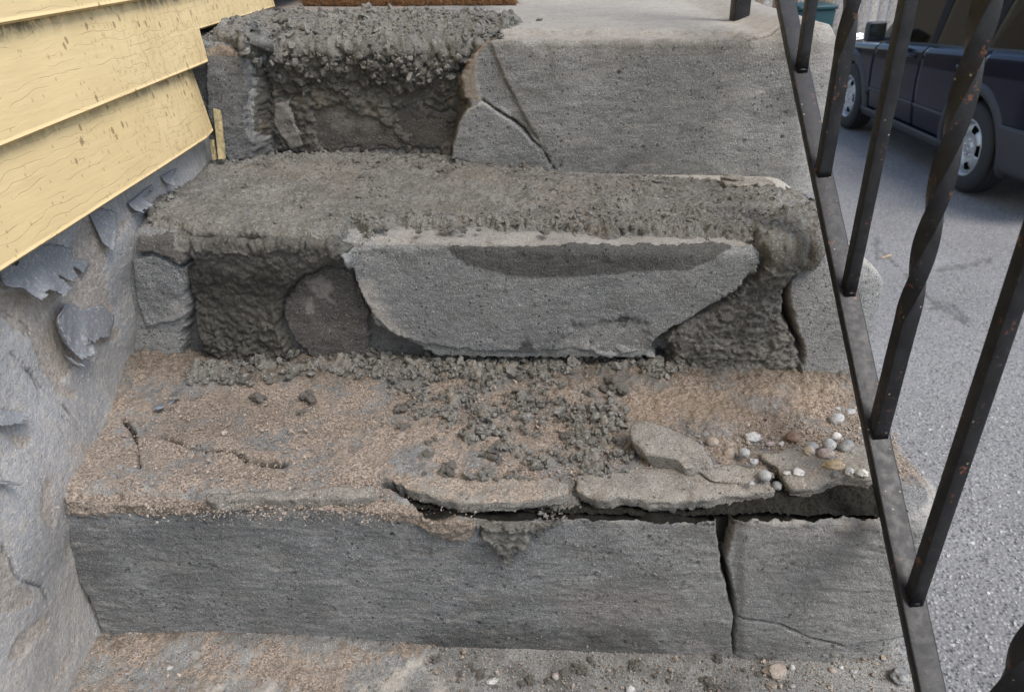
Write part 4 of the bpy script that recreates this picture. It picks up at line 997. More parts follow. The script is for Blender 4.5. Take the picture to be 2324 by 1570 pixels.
PB = [  # px, py, w, h, z, material, label, roundness, tall
 (1897, 943, 37, 27, za, 'peb_grey', 'large speckled light grey oval pebble standing apart in sand beside the railing', .10, .75),
 (1901, 924, 17, 12, za, 'peb_grey', 'small grey stone just behind the large speckled oval pebble', .25, .6),
 (1928, 928, 27, 16, za, 'peb_grey', 'flat grey stone half behind the railing beside the large oval pebble', .18, .4),
 (1616, 997, 31, 23, za, 'peb_tan', 'round tan pebble sunk in sand behind the loose concrete wedge', .08, .75),
 (1708, 985, 40, 23, za, 'peb_white', 'whitish flat stone with a thin curved edge tilted in the sand', .20, .5),
 (1798, 985, 36, 26, za, 'peb_rust', 'dark reddish brown pebble alone in the middle of the sand', .12, .7),
 (1688, 1019, 28, 26, zb4, 'peb_grey', 'grey rounded pebble at the upper end of the gap between edge slabs', .14, .85),
 (1709, 1040, 27, 26, zb4, 'peb_grey', 'rough grey white stone wedged in the gap between edge slabs', .28, .8),
 (1897, 985, 25, 18, zb4, 'peb_white', 'small bright white pebble, topmost of the cluster by the railing', .10, .75),
 (1881, 1001, 31, 26, zb4, 'peb_grey', 'pale grey egg shaped pebble in the centre of the cluster', .10, .85),
 (1918, 1005, 42, 25, zb4, 'peb_dark', 'dark grey oblong pebble with pale ends touching the railing cluster', .14, .6),
 (1843, 1002, 29, 22, zb4, 'peb_grey', 'flat smooth grey disc behind the cream knobbly pebble', .08, .35),
 (1836, 1016, 25, 22, zb4, 'peb_cream', 'cream yellow knobbly pebble in front of the flat grey disc', .20, .85),
 (1874, 1021, 38, 25, zb4, 'peb_pink', 'pinkish round pebble with a dimple on its top', .10, .6),
 (1890, 1047, 48, 21, zb4, 'peb_ochre', 'ochre angular stone lying on the right edge slab', .30, .45),
 (1925, 1063, 26, 22, zb4, 'peb_white', 'white angular stone just right of the ochre stone', .28, .75),
 (1955, 1065, 27, 29, zb4, 'peb_white', 'large white angular stone pressed against the railing bar', .28, .9),
 (1812, 1065, 29, 21, zb4, 'peb_white', 'white wedge shaped stone on the left of the right edge slab', .30, .65),
 (1786, 1070, 21, 10, zb4, 'peb_white', 'small flat white chip beside the white wedge stone', .28, .45),
 (1894, 1071, 17, 15, zb4, 'peb_dark', 'small dark grey angular stone below the ochre stone', .30, .8),
 (1735, 1070, 31, 27, zb4, 'peb_grey', 'smooth rounded grey stone at the corner of the middle edge slab', .10, .75),
 (1762, 1096, 24, 21, za, 'peb_dark', 'blue grey stone down in the gap between edge slabs', .14, .8),
 (1748, 1004, 24, 10, za, 'peb_pink', 'small flat pinkish stone in sand below the reddish brown pebble', .2, .45),
 (1773, 1003, 17, 12, za, 'peb_white', 'tiny white chip in sand below the reddish brown pebble', .28, .6),
 (1655, 1022, 30, 27, za, 'peb_tan', 'brown dirt coated stone left of the slab gap', .22, .8),
 (1649, 1003, 29, 14, za, 'peb_tan', 'flat brownish stone between the round tan pebble and the slab gap', .2, .45),
 (1704, 1092, 22, 16, zb4, 'peb_grey', 'small rough grey stone on top of the middle edge slab', .28, .7),
 (1128, 991, 16, 13, za, 'peb_pink', 'small pink pebble among mortar crumbs in the middle of the tread', .1, .8),
 (1776, 1146, 12, 13, lambda x: z1(x) - .022, 'peb_white', 'tiny bluish white pebble down in the dark crevice', .1, .8),
 (1763, 1510, 56, 34, z0, 'peb_tan', 'big flat angular grey rock at the foot of the lowest riser', .26, .5),
 (1797, 1507, 15, 22, z0, 'peb_white', 'upright white pebble right against the big flat rock', .14, 1.2),
 (1260, 1527, 18, 20, z0, 'peb_pink', 'white and pink stone in wet mortar at the bottom edge', .2, .9),
 (1117, 1540, 27, 14, z0, 'peb_white', 'white flat angular chip on the bottom tread near the middle', .28, .5),
 (1430, 1556, 21, 22, z0, 'peb_white', 'white stone at the bottom edge right of the pink one', .24, .9),
 (267, 1520, 13, 14, z0, 'peb_white', 'bluish white pebble at the lower left corner of the bottom tread', .12, .8),
 (287, 1527, 17, 17, z0, 'peb_grey', 'grey angular stone beside the bluish white pebble lower left', .28, .8),
 (389, 1512, 21, 15, z0, 'peb_white', 'pale stone on the bottom tread left, upper of two close together', .28, .7),
 (405, 1527, 23, 15, z0, 'peb_cream', 'cream pale stone on the bottom tread left, lower of two close together', .26, .6),
 (2036, 1520, 50, 38, z0, 'peb_dark', 'dark mossy rough stone on the bottom tread beside the railing foot', .28, .8),
 (1889, 1516, 20, 13, z0, 'peb_tan', 'tan flat stone on the bottom tread between big rock and railing', .24, .6),
 (1908, 1509, 13, 15, z0, 'peb_white', 'small upright white chip behind the tan flat stone', .26, 1.0),
 (1936, 1521, 18, 13, z0, 'peb_grey', 'grey chip on the bottom tread right of the tan flat stone', .28, .7),
 (1754, 1550, 30, 20, z0, 'peb_tan', 'tan angular stone in front of the big flat rock', .3, .6),
 (1883, 1552, 14, 14, z0, 'peb_cream', 'small cream chip near the bottom edge right of centre', .28, .8),
 (1800, 1552, 18, 12, z0, 'peb_grey', 'small flat grey chip right of the tan angular stone', .26, .6),
]
for i, (a, b, w, h, zf, mt, lab, ro, ta) in enumerate(PB):
    pebble('pebble' if ro < .25 else 'stone_chip', a, b, w, h, zf, mt, lab, i + 5, ro, ta, 3 if w > 20 else 2, cat='pebble' if ro < .25 else 'stone', dent=.5 if 'dimple' in lab else 0)
# slate coloured paint chips in the back left corner
for i, (a, b, w, h, ang, lab) in enumerate([(355, 850, 34, 14, .3, 'dark curled paint chip in the back left corner of the tread'), (392, 842, 26, 8, -.4, 'thin pale paint chip right of the dark curled chip'),
        (362, 914, 28, 20, .1, 'pale blue grey paint chip lying flat near the left wall'), (388, 908, 20, 12, .8, 'small blue grey paint chip overlapping the larger flat one'), (397, 893, 26, 18, .4, 'olive grey square mortar chip above the blue grey chips')]):
    pebble('paint_chip', a, b, w, h, lambda x: z1(x) + .009 + .004 * (i == 3), 'slate' if i < 4 else 'crumb', lab, 90 + i, .22, .16, 2, cat='chip', ang=ang)

# ------------------------------------------------------------------ mortar clumps (countable) and crumbs / sand (stuff)
_cl = []
def crumb_base(rng, sub):
    V0, F0 = ico(sub); v = V0 * (1 + .4 * fbm(V0 + rng.random(3) * 60, 1.3, 2))[:, None]
    for _ in range(5):
        nrm = rng.normal(size=3); nrm /= np.linalg.norm(nrm); k = rng.uniform(.5, .8); q = v @ nrm; v = v - np.maximum(0, q - k)[:, None] * nrm
    return v * np.array([1, rng.uniform(.6, 1), rng.uniform(.5, .9)]), F0
for k in range(9):
    rr = np.random.default_rng(70 + k); VV, FF, o_ = [], [], 0
    for q in range(int(rr.integers(12, 26))):
        v, F0 = crumb_base(rr, 2); sc_ = .16 + .34 * rr.random() ** 1.5
        a = rr.uniform(0, 6.28); r_ = .78 * rr.random() ** .7; c_ = np.array([r_ * math.cos(a), r_ * math.sin(a) * .85, (1 - r_) * rr.uniform(-.1, .75) - .15])
        if q == 0: sc_, c_ = .62, np.array([0, 0, -.1])
        VV.append((v @ rot_rand(rr).T) * sc_ + c_); FF.append(F0 + o_); o_ += len(v)
    W = np.concatenate(VV); W = W + .03 * np.stack([fbm(W + 3, 5, 2, k), fbm(W + 9, 5, 2, k), fbm(W + 21, 5, 2, k)], 1)
    me = np_mesh('mortar_clump', W, np.concatenate(FF), {'sand': np.clip(.2 + fbm(W, 1.3, 2, k), 0, .6)}, smooth=False); me.materials.append(M['crumb']); _cl.append(me)
def clump(px, py, w, zf, label, group, rng, zl=.35):
    p = onz(px, py, zf); dep = float((W2C @ (p - CAM))[2]); s = w / 2 * dep / FPX * 1.1
    o = link('mortar_clump', _cl[int(rng.integers(9))]); o.location = (p[0], p[1], p[2] + s * zl); o.scale = (s, s * rng.uniform(.7, 1), s * rng.uniform(.6, .95)); o.rotation_euler = (rng.uniform(-.3, .3), rng.uniform(-.3, .3), rng.uniform(0, 6.28))
    return tag(o, label, 'mortar clump', group)
rng = np.random.default_rng(11)
clump(586, 908, 44, za, 'round wet mortar clump alone on the tan tread, leftmost of two', None, rng)
clump(703, 906, 52, za, 'wide wet mortar clump on the tan tread right of the round one', None, rng)
clump(683, 938, 22, za, 'small mortar pellet on the tan tread below the wide clump', None, rng)
clump(932, 920, 38, za, 'knobbly mortar clump where the tan tread meets the crumbs', None, rng)
clump(1392, 890, 84, za, 'largest lumpy mortar dollop under the right of the facing slab', None, rng)
clump(640, 55, 40, lambda x: z3(x) + .012, 'mortar clump perched on the back edge of the landing mortar', None, rng)
clump(1224, 97 - 48, 18, z3, 'dark mortar crumb alone on the pale landing', None, rng)
clump(1147, 44, 22, z3, 'mortar crumb at the right end of the landing mortar', None, rng)
for k in range(34):
    clump(rng.uniform(900, 1430), rng.uniform(860, 1100), rng.gamma(3, 5.5) + 9, za, 'crumbly clump of grey mortar dropped in the middle of the sandy tread', 'mortar clumps on the sandy tread', rng)
for k in range(40):
    clump(rng.uniform(440, 1600), rng.normal(850, 9), rng.uniform(16, 42), za, 'wet mortar clump fallen along the foot of the middle riser', 'mortar clumps along the middle riser', rng)
for k in range(26):
    clump(rng.uniform(800, 1640), rng.uniform(506, 534), rng.uniform(14, 34), lambda x: z2(x) + .005, 'torn mortar clump along the front edge of the fresh mortar bed', 'mortar clumps on the mortar bed edge', rng)
for k in range(30):
    clump(rng.uniform(560, 1260), rng.normal(378, 7) + 10 * (k % 3 == 0), rng.uniform(14, 34), lambda x: z2(x) + .006, 'mortar clump lying along the foot of the top riser', 'mortar clumps along the top riser', rng)
for k in range(24):
    clump(rng.uniform(980, 1760), rng.uniform(1492, 1565), rng.uniform(12, 36), z0, 'dark wet mortar clump dropped on the bottom tread', 'mortar clumps on the bottom tread', rng)
def on_mesh(PM, w, n, rng):
    P = PM.reshape(-1, 3); w = w.ravel().clip(0); idx = rng.choice(len(P), n, p=w / w.sum()); return P[idx]
rng = np.random.default_rng(5)
Pm2, wm2 = MB2; Pm3, wm3 = MB3
pts = np.concatenate([on_mesh(Pm2, wm2 ** 2, 3400, rng), on_mesh(Pm3, wm3, 2300, rng), on_mesh(SM1[0], SM1[1], 2800, rng), on_mesh(DB1[0], DB1[1], 2200, rng)])
sz = np.concatenate([rng.gamma(2.0, .0009, 3400), rng.gamma(1.5, .0017, 2300), rng.gamma(1.5, .0012, 2800), rng.gamma(1.6, .0013, 2200)]).clip(.0008, .011)
tag(lumps('mortar_crumbs', pts + rng.normal(0, .0008, pts.shape), sz, M['crumb'], 2, .34, seed=2, flat=.8, variants=40), 'torn crumbs of fresh grey mortar covering the repaired step edges', 'mortar crumbs', None, 'stuff')
Q1 = final(S1).reshape(-1, 3); w_ = ((1 - S1.up) * (.15 + 2.0 * pxmask(S1, [(1150, 1180), (1560, 1180), (1560, 1320), (1350, 1340), (1180, 1300)], 30, 40) + 1.2 * sst(1400, 1500, S1.X[..., 1]))).ravel() * (S1.X[..., 0].ravel() > 120)
pts_ = Q1[rng.choice(len(Q1), 900, p=w_ / w_.sum())]
o_ = sp(lumps('mortar_spatter', pts_, rng.gamma(2, .0006, 900).clip(.0005, .0045), M['crumb'], 1, .3, seed=12, flat=.6)); o_['kind'] = 'stuff'
# sand and grit
def scatter(n, fn, zf, rng):
    out = []
    while len(out) < n:
        x = rng.uniform(-.50, .375); y = rng.uniform(*fn[0])
        q = np.array([x, y, zf(x)]); s_ = proj(q)
        if rng.random() < fn[1](s_[0], s_[1]): out.append(q)
    return np.array(out)
def dens1(x, y):
    if x > 875 and y > 1088: return 0
    if y > 1105 or x < 250: return .1 if y < 1170 else 0
    if x < 450 and y < 960: return 1.0
    d = .35
    if 1200 < x < 1960 and 860 < y < 1020: d = .6 + .4 * float(sst(1200, 1500, x))
    if 760 < x < 1250 and y > 940: d = .8
    if 880 < x < 1450: d = max(d, .6)
    return d
g1 = scatter(30000, ((.50, .78), dens1), lambda x: z1(x) + .0015, rng)
def dens0(x, y): return (1.0 if x < 980 and y < 1500 + 60 * (x < 500) else .35)
g0 = scatter(14000, ((.40, .54), dens0), lambda x: .0012, rng)
gl_ = []
for _ in range(1700):
    x = rng.uniform(330, 1080); y = 1150 + (x - 300) * .02 + rng.normal(0, 14)
    if 470 < x < 860: y = max(y, 1140)
    if x > 930: y -= 0; 
    if x > 940 and rng.random() < .85: continue
    gl_.append(onz(x, y, lambda q: z1(q) - .008))
pts = np.concatenate([g1, g0, np.array(gl_)])
sz = rng.gamma(2.8, .00034, len(pts)).clip(.0004, .0026)
tag(lumps('sand', pts, sz, M['grain'], 0, .3, seed=3, variants=24), 'tan sand and grit spread over the lower treads', 'sand', None, 'stuff')
gr = np.concatenate([scatter(500, ((.50, .78), dens1), lambda x: z1(x) + .003, rng), scatter(380, ((.40, .54), lambda x, y: 1), lambda x: .003, rng)])
tag(lumps('grit', gr, rng.gamma(2.4, .0007, len(gr)).clip(.0010, .0045), M['grain'], 1, .5, seed=4, flat=.7), 'scattered small stone grit on the lower treads', 'grit', None, 'stuff')

# ------------------------------------------------------------------ doormat and bits on the landing
def zl(x): return z3(x) + .001
mat_ = tag(empty('doormat', (-.25, 1.75, .56)), 'orange brown coir doormat with frayed fibres on the top landing', 'doormat')
bpy.context.view_layer.update()
def mp(o): o.parent = mat_; o.matrix_parent_inverse = mat_.matrix_world.inverted(); return o
M['coir'] = plain('coir', (.17, .085, .04), .95, 0, .5, .9, 300)
M['coir_fib'] = plain('coir_fibre', (.30, .165, .075), .9, 0, .6, 0, 200)
a0, a1 = onz(684, 14, zl), onz(1172, 12, zl)
gx = np.linspace(0, 1, 200); gy = np.linspace(0, 1, 60)
G = np.stack(np.meshgrid(gx, gy, indexing='ij'), -1)
base = a0[:2] + (a1[:2] - a0[:2]) * G[..., :1] + np.array([.0, .34]) * G[..., 1:]
P = np.concatenate([base, zl(base[..., :1])], -1); P[..., 2] += .017 * np.minimum(1, np.minimum(np.minimum(G[..., 0], 1 - G[..., 0]) * 60, G[..., 1] * 40)) + .003 * fbm(P, 200, 2)
mp(emit_grid('mat_pile', P, M['coir']))
V = []; Fq = []; rng = np.random.default_rng(8)
for i in range(7000):
    u_, v_ = rng.random(), rng.random() ** 4
    b = a0[:2] + (a1[:2] - a0[:2]) * u_ + np.array([0, .34]) * v_
    p = np.array([b[0], b[1], zl(b[0]) + .014 * rng.random() + .003]); L = rng.uniform(.006, .02)
    d = np.array([rng.normal(0, .7), -abs(rng.normal(.7, .5)), rng.normal(.1, .6)]); d /= np.linalg.norm(d)
    p1 = p + d * L * .5; d2 = d + rng.normal(0, .5, 3); p2 = p1 + d2 / np.linalg.norm(d2) * L * .5; p2[2] = max(p2[2], zl(b[0]) + .001)
    w = np.array([.0004, 0, .0003]); k = len(V)
    V += [p - w, p + w, p1 - w, p1 + w, p2]; Fq += [(k, k + 1, k + 3), (k, k + 3, k + 2), (k + 2, k + 3, k + 4)]
o = mp(link('fibres', np_mesh('fibres', np.array(V), np.array(Fq)), M['coir_fib'])); o['kind'] = 'stuff'
zq = lambda x: z3(x) + .012
for q, lab in (([(2790 / 1.7557, 2), (1640, 0), (1640, 8), (1600, 9)], None),):
    pass
tag(slab('flat_shard', outl([(1578, -3), (1630, -4), (1640, 4), (1600, 5), (1580, 2)], zl), lambda x: z3(x) + .008, .007, M['broken'], None, 31, sand=.1, cell=.003), 'pale mossy cement flake lying at the back of the landing', 'shard')

# ------------------------------------------------------------------ street
def streetz(y): return -1.300 - .040 * (y - 5.72)
xs = np.unique(np.concatenate([np.linspace(-60, -2, 12), np.linspace(-2, 1.2, 10), np.arange(1.2, 3.4, .012), np.linspace(3.4, 8, 12), np.linspace(9, 70, 14)]))
ys = np.unique(np.concatenate([np.linspace(-60, -2, 12), np.linspace(-2, 1.6, 10), np.arange(1.6, 4.8, .012), np.linspace(4.8, 14, 14), np.linspace(16, 120, 16)]))
X, Y = np.meshgrid(xs, ys, indexing='ij'); Zs = np.where(Y < 30, streetz(Y), streetz(30.0))
P = np.stack([X, Y, Zs], -1); P[..., 2] += .006 * fbm(P, .7, 3)
Q = proj(P); fine = (X > 1.2) & (X < 3.4) & (Y > 1.6) & (Y < 4.8)
W = fbm(P, 6, 3, 3); W_ = fbm(P, 24, 3, 5); ck = np.full(X.shape, 50.0)
Q = np.where(fine[..., None], Q, -9999)
for pl, wd in ((([(1985, 555), (2030, 600), (2080, 640), (2110, 680), (2150, 705), (2200, 740)]), 2.5), ([(2090, 630), (2140, 608), (2200, 600), (2250, 590)], 2), ([(2110, 700), (2160, 690), (2205, 740)], 1.5), ([(1960, 500), (1990, 545), (1990, 600)], 2)):
    ck = np.minimum(ck, dline(Q, pl, wd) + W * 14 + W_ * 8)
dk = sst(4, -3, ck) * (.55 + .6 * W); P[..., 2] -= .006 * sst(3, -2, ck)
street = link('street', emit_grid('street', P, M['asphalt'], None, {'dark': np.clip(dk, 0, .8)}).data)
for o in list(bpy.data.objects):
    if o.name == 'street' and o is not street: bpy.data.objects.remove(o)
street.name = 'street'; street['kind'] = 'structure'
p = onz(2016, 567, streetz(3.0)); dep = float((W2C @ (p - CAM))[2])
box('wood_splinter', (-.045, -.006, 0), (.045, .006, .006), plain('bare_wood', (.42, .30, .19), .8)).location = (p[0], p[1], streetz(p[1]) + .006)
spl = bpy.data.objects['wood_splinter']; spl.rotation_euler = (0, 0, .5); tag(spl, 'small bare wood splinter lying on the street beside a crack', 'splinter')
# street grit: pale gravel nearest the stairs
rng = np.random.default_rng(21); pts = []
while len(pts) < 2600:
    x, y = rng.uniform(.6, 2.2), rng.uniform(.7, 2.6)
    s_ = proj(np.array([x, y, streetz(y)]))
    if s_[0] > 2000 and s_[0] < 2500 and s_[1] < 1750 and rng.random() < sst(600, 1300, s_[1]) * .8 + .1: pts.append((x, y, streetz(y) + .002))
M['gravel'] = stone_mat('street_gravel', (.30, .295, .285), (.52, .51, .49), 40)
tag(lumps('gravel', np.array(pts), rng.gamma(3, .0014, len(pts)).clip(.002, .010), M['gravel'], 1, .4, seed=9, flat=.5), 'loose pale gravel on the street beside the stairs', 'gravel', None, 'stuff')

# ------------------------------------------------------------------ parked car (local axes: x right, y forward along its length, z up; rear axle at y = 0)
def carpaint():
    t = NT('navy_car_paint'); v = t.coord()
    return t.bsdf((.004, .006, .017), .08, t.bump(t.noise(v, 6, 2), .02, .02), 0, .12, **{'Coat Weight': .10, 'Coat Roughness': .03})
M['car'] = carpaint()
M['plastic'] = plain('dark_grey_plastic', (.035, .037, .042), .55, 0, .1, 0)
M['rubber'] = plain('tyre_rubber', (.022, .022, .023), .75, 0, .2, .15, 120)
M['glass'] = NT('car_mirror_glass').bsdf((.012, .015, .016), .03, None, 0, .8)
t = NT('car_window_glass'); tr = t.n('BsdfTransparent', {'Color': (.42, .50, .50)}); gl0 = t.n('BsdfGlossy', {'Color': (1, 1, 1), 'Roughness': .02}); fr = t.n('Fresnel', {'IOR': 1.75})
mxs = t.n('MixShader', {0: fr.outputs[0], 1: tr.outputs[0], 2: gl0.outputs[0]}); t.t.links.new(mxs.outputs[0], t.out.inputs[0]); M['window'] = t.mat
M['wheel'] = plain('silver_wheel_paint', (.46, .47, .48), .35, .6, .05, 0)
M['chrome'] = plain('bright_metal', (.7, .7, .72), .15, 1, .03, 0)
M['black'] = plain('black_void', (.006, .006, .006), .9, 0, .1, 0)
M['lens'] = plain('red_lens', (.25, .01, .01), .15, 0, .1, 0)
car = tag(empty('parked_car', (4.29, 5.72, -1.300)), 'dark navy boxy suv with grey steel wheels parked across the street', 'car')
car.rotation_euler = (-.040, 0, -.036)
WB, TR, RA = 2.60, .346, .43
def cp(o, par=None): o.parent = par or car; return o
def hm(h, s):
    h = np.asarray(h, float); s = np.asarray(s, float)
    k = np.where(h < 1.05, np.clip((h - .3) / .75, 0, 1) ** 2, np.clip((1.56 - h) / .5, 0, 1))
    return h - .055 * s * k
def halfw(h, s):
    w = np.interp(h, [.22, .30, .50, .56, .75, .90, .99, 1.015, 1.035, 1.06], [.815, .845, .868, .872, .878, .872, .862, .845, .815, .800])
    w = w - .10 * sst(2.9, 3.5, s) ** 1.5 - .05 * sst(-.55, -.90, s)
    return w
GAPS = .006
def panel(name, s0, s1, h0, h1, side, mat, arch=(), th=.0, ds=.03, dh=.025, extra=0.0, lower=None):
    n = max(3, int((s1 - s0) / ds)); mm = max(3, int((h1 - h0) / dh)); S_, H_ = np.meshgrid(np.linspace(s0, s1, n), np.linspace(h0, h1, mm), indexing='ij')
    keep = np.ones(S_.shape, bool)
    for ax, r in arch:
        dx_, dz_ = S_ - ax, H_ - TR; d = np.sqrt(dx_ ** 2 + dz_ ** 2); near = (d < r); 
        snap = (d < r + .0) & (d > r - .045); k = r / np.maximum(d, 1e-4)
        S_ = np.where(snap, ax + dx_ * k, S_); H_ = np.where(snap, TR + dz_ * k, H_); keep &= ~(near & ~snap)
    Xw = halfw(H_, S_) + extra
    P = np.stack([side * Xw, S_, hm(H_, S_)], -1); Fq = grid_faces(n, mm); Fq = Fq[keep.ravel()[Fq].all(1)]
    if side > 0: Fq = Fq[:, ::-1]
    V, Fq, _ = compact(P.reshape(-1, 3), Fq, {})
    o = link(name, np_mesh(name, V, Fq), mat); md = o.modifiers.new('skin', 'SOLIDIFY'); md.thickness = .012; md.offset = -1
    return cp(o)
# inner dark body
def lathe(name, prof, n, mat, ax='x', keep=None, smooth=True):
    a = np.linspace(0, 2 * math.pi, n, endpoint=False); prof = np.array(prof)
    P = np.stack([np.repeat(prof[:, 0][:, None], n, 1), prof[:, 1][:, None] * np.cos(a), prof[:, 1][:, None] * np.sin(a)], -1)
    k = len(prof); i = np.arange(k * n).reshape(k, n); j = np.roll(i, -1, 1)
    Fq = np.stack([i[:-1], i[1:], j[1:], j[:-1]], -1)
    if keep is not None: Fq = Fq[keep(k - 1, n)]
    return link(name, np_mesh(name, P.reshape(-1, 3), Fq.reshape(-1, 4), smooth=smooth), mat)
for sd_ in (-1, 1):
    fd = panel('front_door', 1.02, 2.035, .325, 1.045, sd_, M['car'], [(WB, RA)])
    rd = panel('rear_door', .045, 1.008, .325, 1.045, sd_, M['car'], [(0, RA + .02)])
    panel('quarter_panel', -.885, .033, .45, 1.045, sd_, M['car'], [(0, RA)])
    panel('front_fender', 2.047, 3.40, .45, 1.03, sd_, M['car'], [(WB, RA)])
    panel('sill', .40, 2.20, .235, .318, sd_, M['plastic'], [], extra=.014, ds=.1, dh=.02)
    panel('door_moulding', .41, 1.00, .505, .535, sd_, M['plastic'], [(0, RA + .02)], extra=.010, dh=.008)
    panel('door_moulding', 1.03, 2.03, .505, .535, sd_, M['plastic'], [(WB, RA)], extra=.010, dh=.008)
    panel('bumper_corner', -.90, -.30, .28, .60, sd_, M['plastic'], [(0, RA + .02)], extra=.012)
    for ax in (0.0, WB):
        # wheel arch flare: squarish lip
        rings = []
        for a in np.linspace(math.radians(-14), math.radians(194), 34):
            r = RA + .012; ss, hh_ = ax + r * math.cos(a) * 1.03, TR + r * math.sin(a); w = float(halfw(np.array(hh_), np.array(ss)))
            nr = np.array([0, math.cos(a), math.sin(a)]); c = np.array([sd_ * w, ss, hh_]); out = np.array([sd_, 0, 0])
            rings.append([c + nr * -.03 - out * .03, c + nr * -.03 + out * .024, c + nr * .012 + out * .030, c + nr * .048 + out * .010, c + nr * .052 - out * .02])
        cp(bm_obj('arch_flare', ring_tube(rings), M['plastic'], None, True))
    # side glass and pillars
    def gx_(h): return sd_ * (.800 - .135 * (h - 1.045) / .52)
    def pane(name, pts, mat, off=0.0, th=.006, par=None):
        bm = bmesh.new(); f = [bm.verts.new((gx_(h) + sd_ * off, s_, float(hm(h, s_)))) for s_, h in pts]; b = [bm.verts.new((gx_(h) + sd_ * (off - th), s_, float(hm(h, s_)))) for s_, h in pts]
        n = len(pts); bm.faces.new(f); bm.faces.new(b[::-1])
        for i in range(n): bm.faces.new((f[i], f[(i + 1) % n], b[(i + 1) % n], b[i]))
        bmesh.ops.recalc_face_normals(bm, faces=bm.faces); return cp(bm_obj(name, bm, mat), par)
    pane('window', [(1.11, 1.07), (2.02, 1.07), (1.88, 1.20), (1.56, 1.52), (1.13, 1.54)], M['window'], 0, .006, fd)
    pane('window', [(.30, 1.07), (.99, 1.07), (.99, 1.54), (.22, 1.54)], M['window'], 0, .006, rd)
    pane('quarter_glass', [(-.74, 1.07), (.18, 1.07), (.10, 1.53), (-.66, 1.52)], M['window'])
    pane('pillar', [(1.0, 1.05), (1.10, 1.05), (1.12, 1.57), (1.0, 1.57)], M['black'], .004, .03)
    pane('pillar', [(.19, 1.05), (.29, 1.05), (.21, 1.57), (.11, 1.57)], M['black'], .002, .03)
    pane('pillar', [(-.90, 1.05), (-.75, 1.05), (-.67, 1.57), (-.82, 1.57)], M['car'], .002, .03)
    pane('windshield_pillar', [(2.03, 1.05), (2.20, 1.05), (1.62, 1.58), (1.55, 1.54)], M['car'], .004, .04)
    pane('window_sill', [(-.72, 1.046), (2.04, 1.046), (2.02, 1.068), (-.72, 1.068)], M['plastic'], .006, .02)
    # door handles, mirror, fuel door
    for s_, dr in ((1.14, fd), (.20, rd)):
        bm = bmesh.new(); bm_box(bm, (sd_ * .872 - .018 if sd_ < 0 else .872, s_, .885), (sd_ * .872 if sd_ < 0 else .890, s_ + .20, .915)); hd = bm_obj('handle', bm, M['car'], None, True, .008); hd.parent = dr
        V, Fq = ico(3); hb = link('handle_recess', np_mesh('handle_recess', V * np.array([.006, .055, .032]) + np.array([sd_ * .874, s_ + .10, .888]), Fq), M['black']); hb.parent = dr
    bm = bmesh.new(); bm_box(bm, (min(sd_ * .90, sd_ * 1.08), 1.80, .97), (max(sd_ * .90, sd_ * 1.08), 1.90, 1.15)); mir = cp(bm_obj('mirror', bm, M['plastic'], None, True, .03, 3))
    mg = box('mirror_glass', (min(sd_ * .915, sd_ * 1.065), 1.7965, .99), (max(sd_ * .915, sd_ * 1.065), 1.7995, 1.135), M['glass']); mg.parent = mir
    ma = box('mirror_arm', (min(sd_ * .80, sd_ * .91), 1.83, .975), (max(sd_ * .80, sd_ * .91), 1.89, 1.015), M['plastic'], None, .01); ma.parent = mir
    # roof rail, tail lamp
    cp(box('roof_rail', (min(sd_ * .60, sd_ * .63), -.6, 1.605), (max(sd_ * .60, sd_ * .63), 1.4, 1.645), M['plastic'], None, .008))
    cp(box('tail_lamp', (min(sd_ * .70, sd_ * .855), -.925, .72), (max(sd_ * .70, sd_ * .855), -.84, 1.02), M['lens'], None, .012))
    cp(box('headlight', (min(sd_ * .50, sd_ * .76), 3.36, .74), (max(sd_ * .50, sd_ * .76), 3.46, .92), M['chrome'], None, .03))
    # wheels
    for ax in (0.0, WB):
        w = tag(empty('wheel'), None); w.parent = car; w.location = (sd_ * .775, ax, TR)
        f = sd_
        prof = [(-.095, .205), (-.105, .232), (-.108, .290), (-.100, .322), (-.082, .338), (-.062, .3445), (-.060, .338), (-.050, .338), (-.048, .346), (-.020, .346), (-.018, .338), (-.008, .338), (-.006, .346), (.018, .346), (.020, .338), (.030, .338), (.032, .346), (.060, .345), (.080, .338), (.100, .322), (.108, .290), (.105, .232), (.095, .205)]
        ty = lathe('tyre', prof, 56, M['rubber']); ty.parent = w
        rim = lathe('rim', [(f * .098, .218), (f * .104, .212), (f * .098, .205), (f * .080, .196), (f * .055, .185), (f * .02, .180), (-f * .09, .190)], 56, M['wheel']); rim.parent = w
        na_ = 70
        def hole(k, n, pr=None):
            kk = np.ones((k, n), bool); a = np.arange(n)
            kk[2:6] = ~((a % 14 >= 4) & (a % 14 <= 9))[None]
            return kk
        dp = [(f * .064, .187), (f * .066, .180), (f * .074, .172), (f * .080, .160), (f * .086, .146), (f * .088, .128), (f * .083, .112), (f * .074, .098), (f * .070, .080), (f * .071, .045), (f * .078, .036), (f * .078, .001)]
        di = lathe('wheel_disc', dp, na_, M['wheel'], keep=hole); di.parent = w
        md = di.modifiers.new('thick', 'SOLIDIFY'); md.thickness = .006; md.offset = 0
        hb = lathe('brake_drum', [(f * .045, .17), (f * .045, .001)], 30, M['black']); hb.parent = w
        for q in range(5):
            a = q * 2 * math.pi / 5 + .3; V, Fq = ico(2); nt = link('lug_nut', np_mesh('lug_nut', V * np.array([.014, .010, .010]) + np.array([f * .074, .062 * math.cos(a), .062 * math.sin(a)]), Fq), M['chrome']); nt.parent = w
def loft(name, sections, mat, smooth=True):
    return cp(bm_obj(name, ring_tube(sections), mat, None, smooth))
def sec(s_, pts): return [(x, s_, h) for x, h in pts] + [(-x, s_, h) for x, h in pts[::-1]]
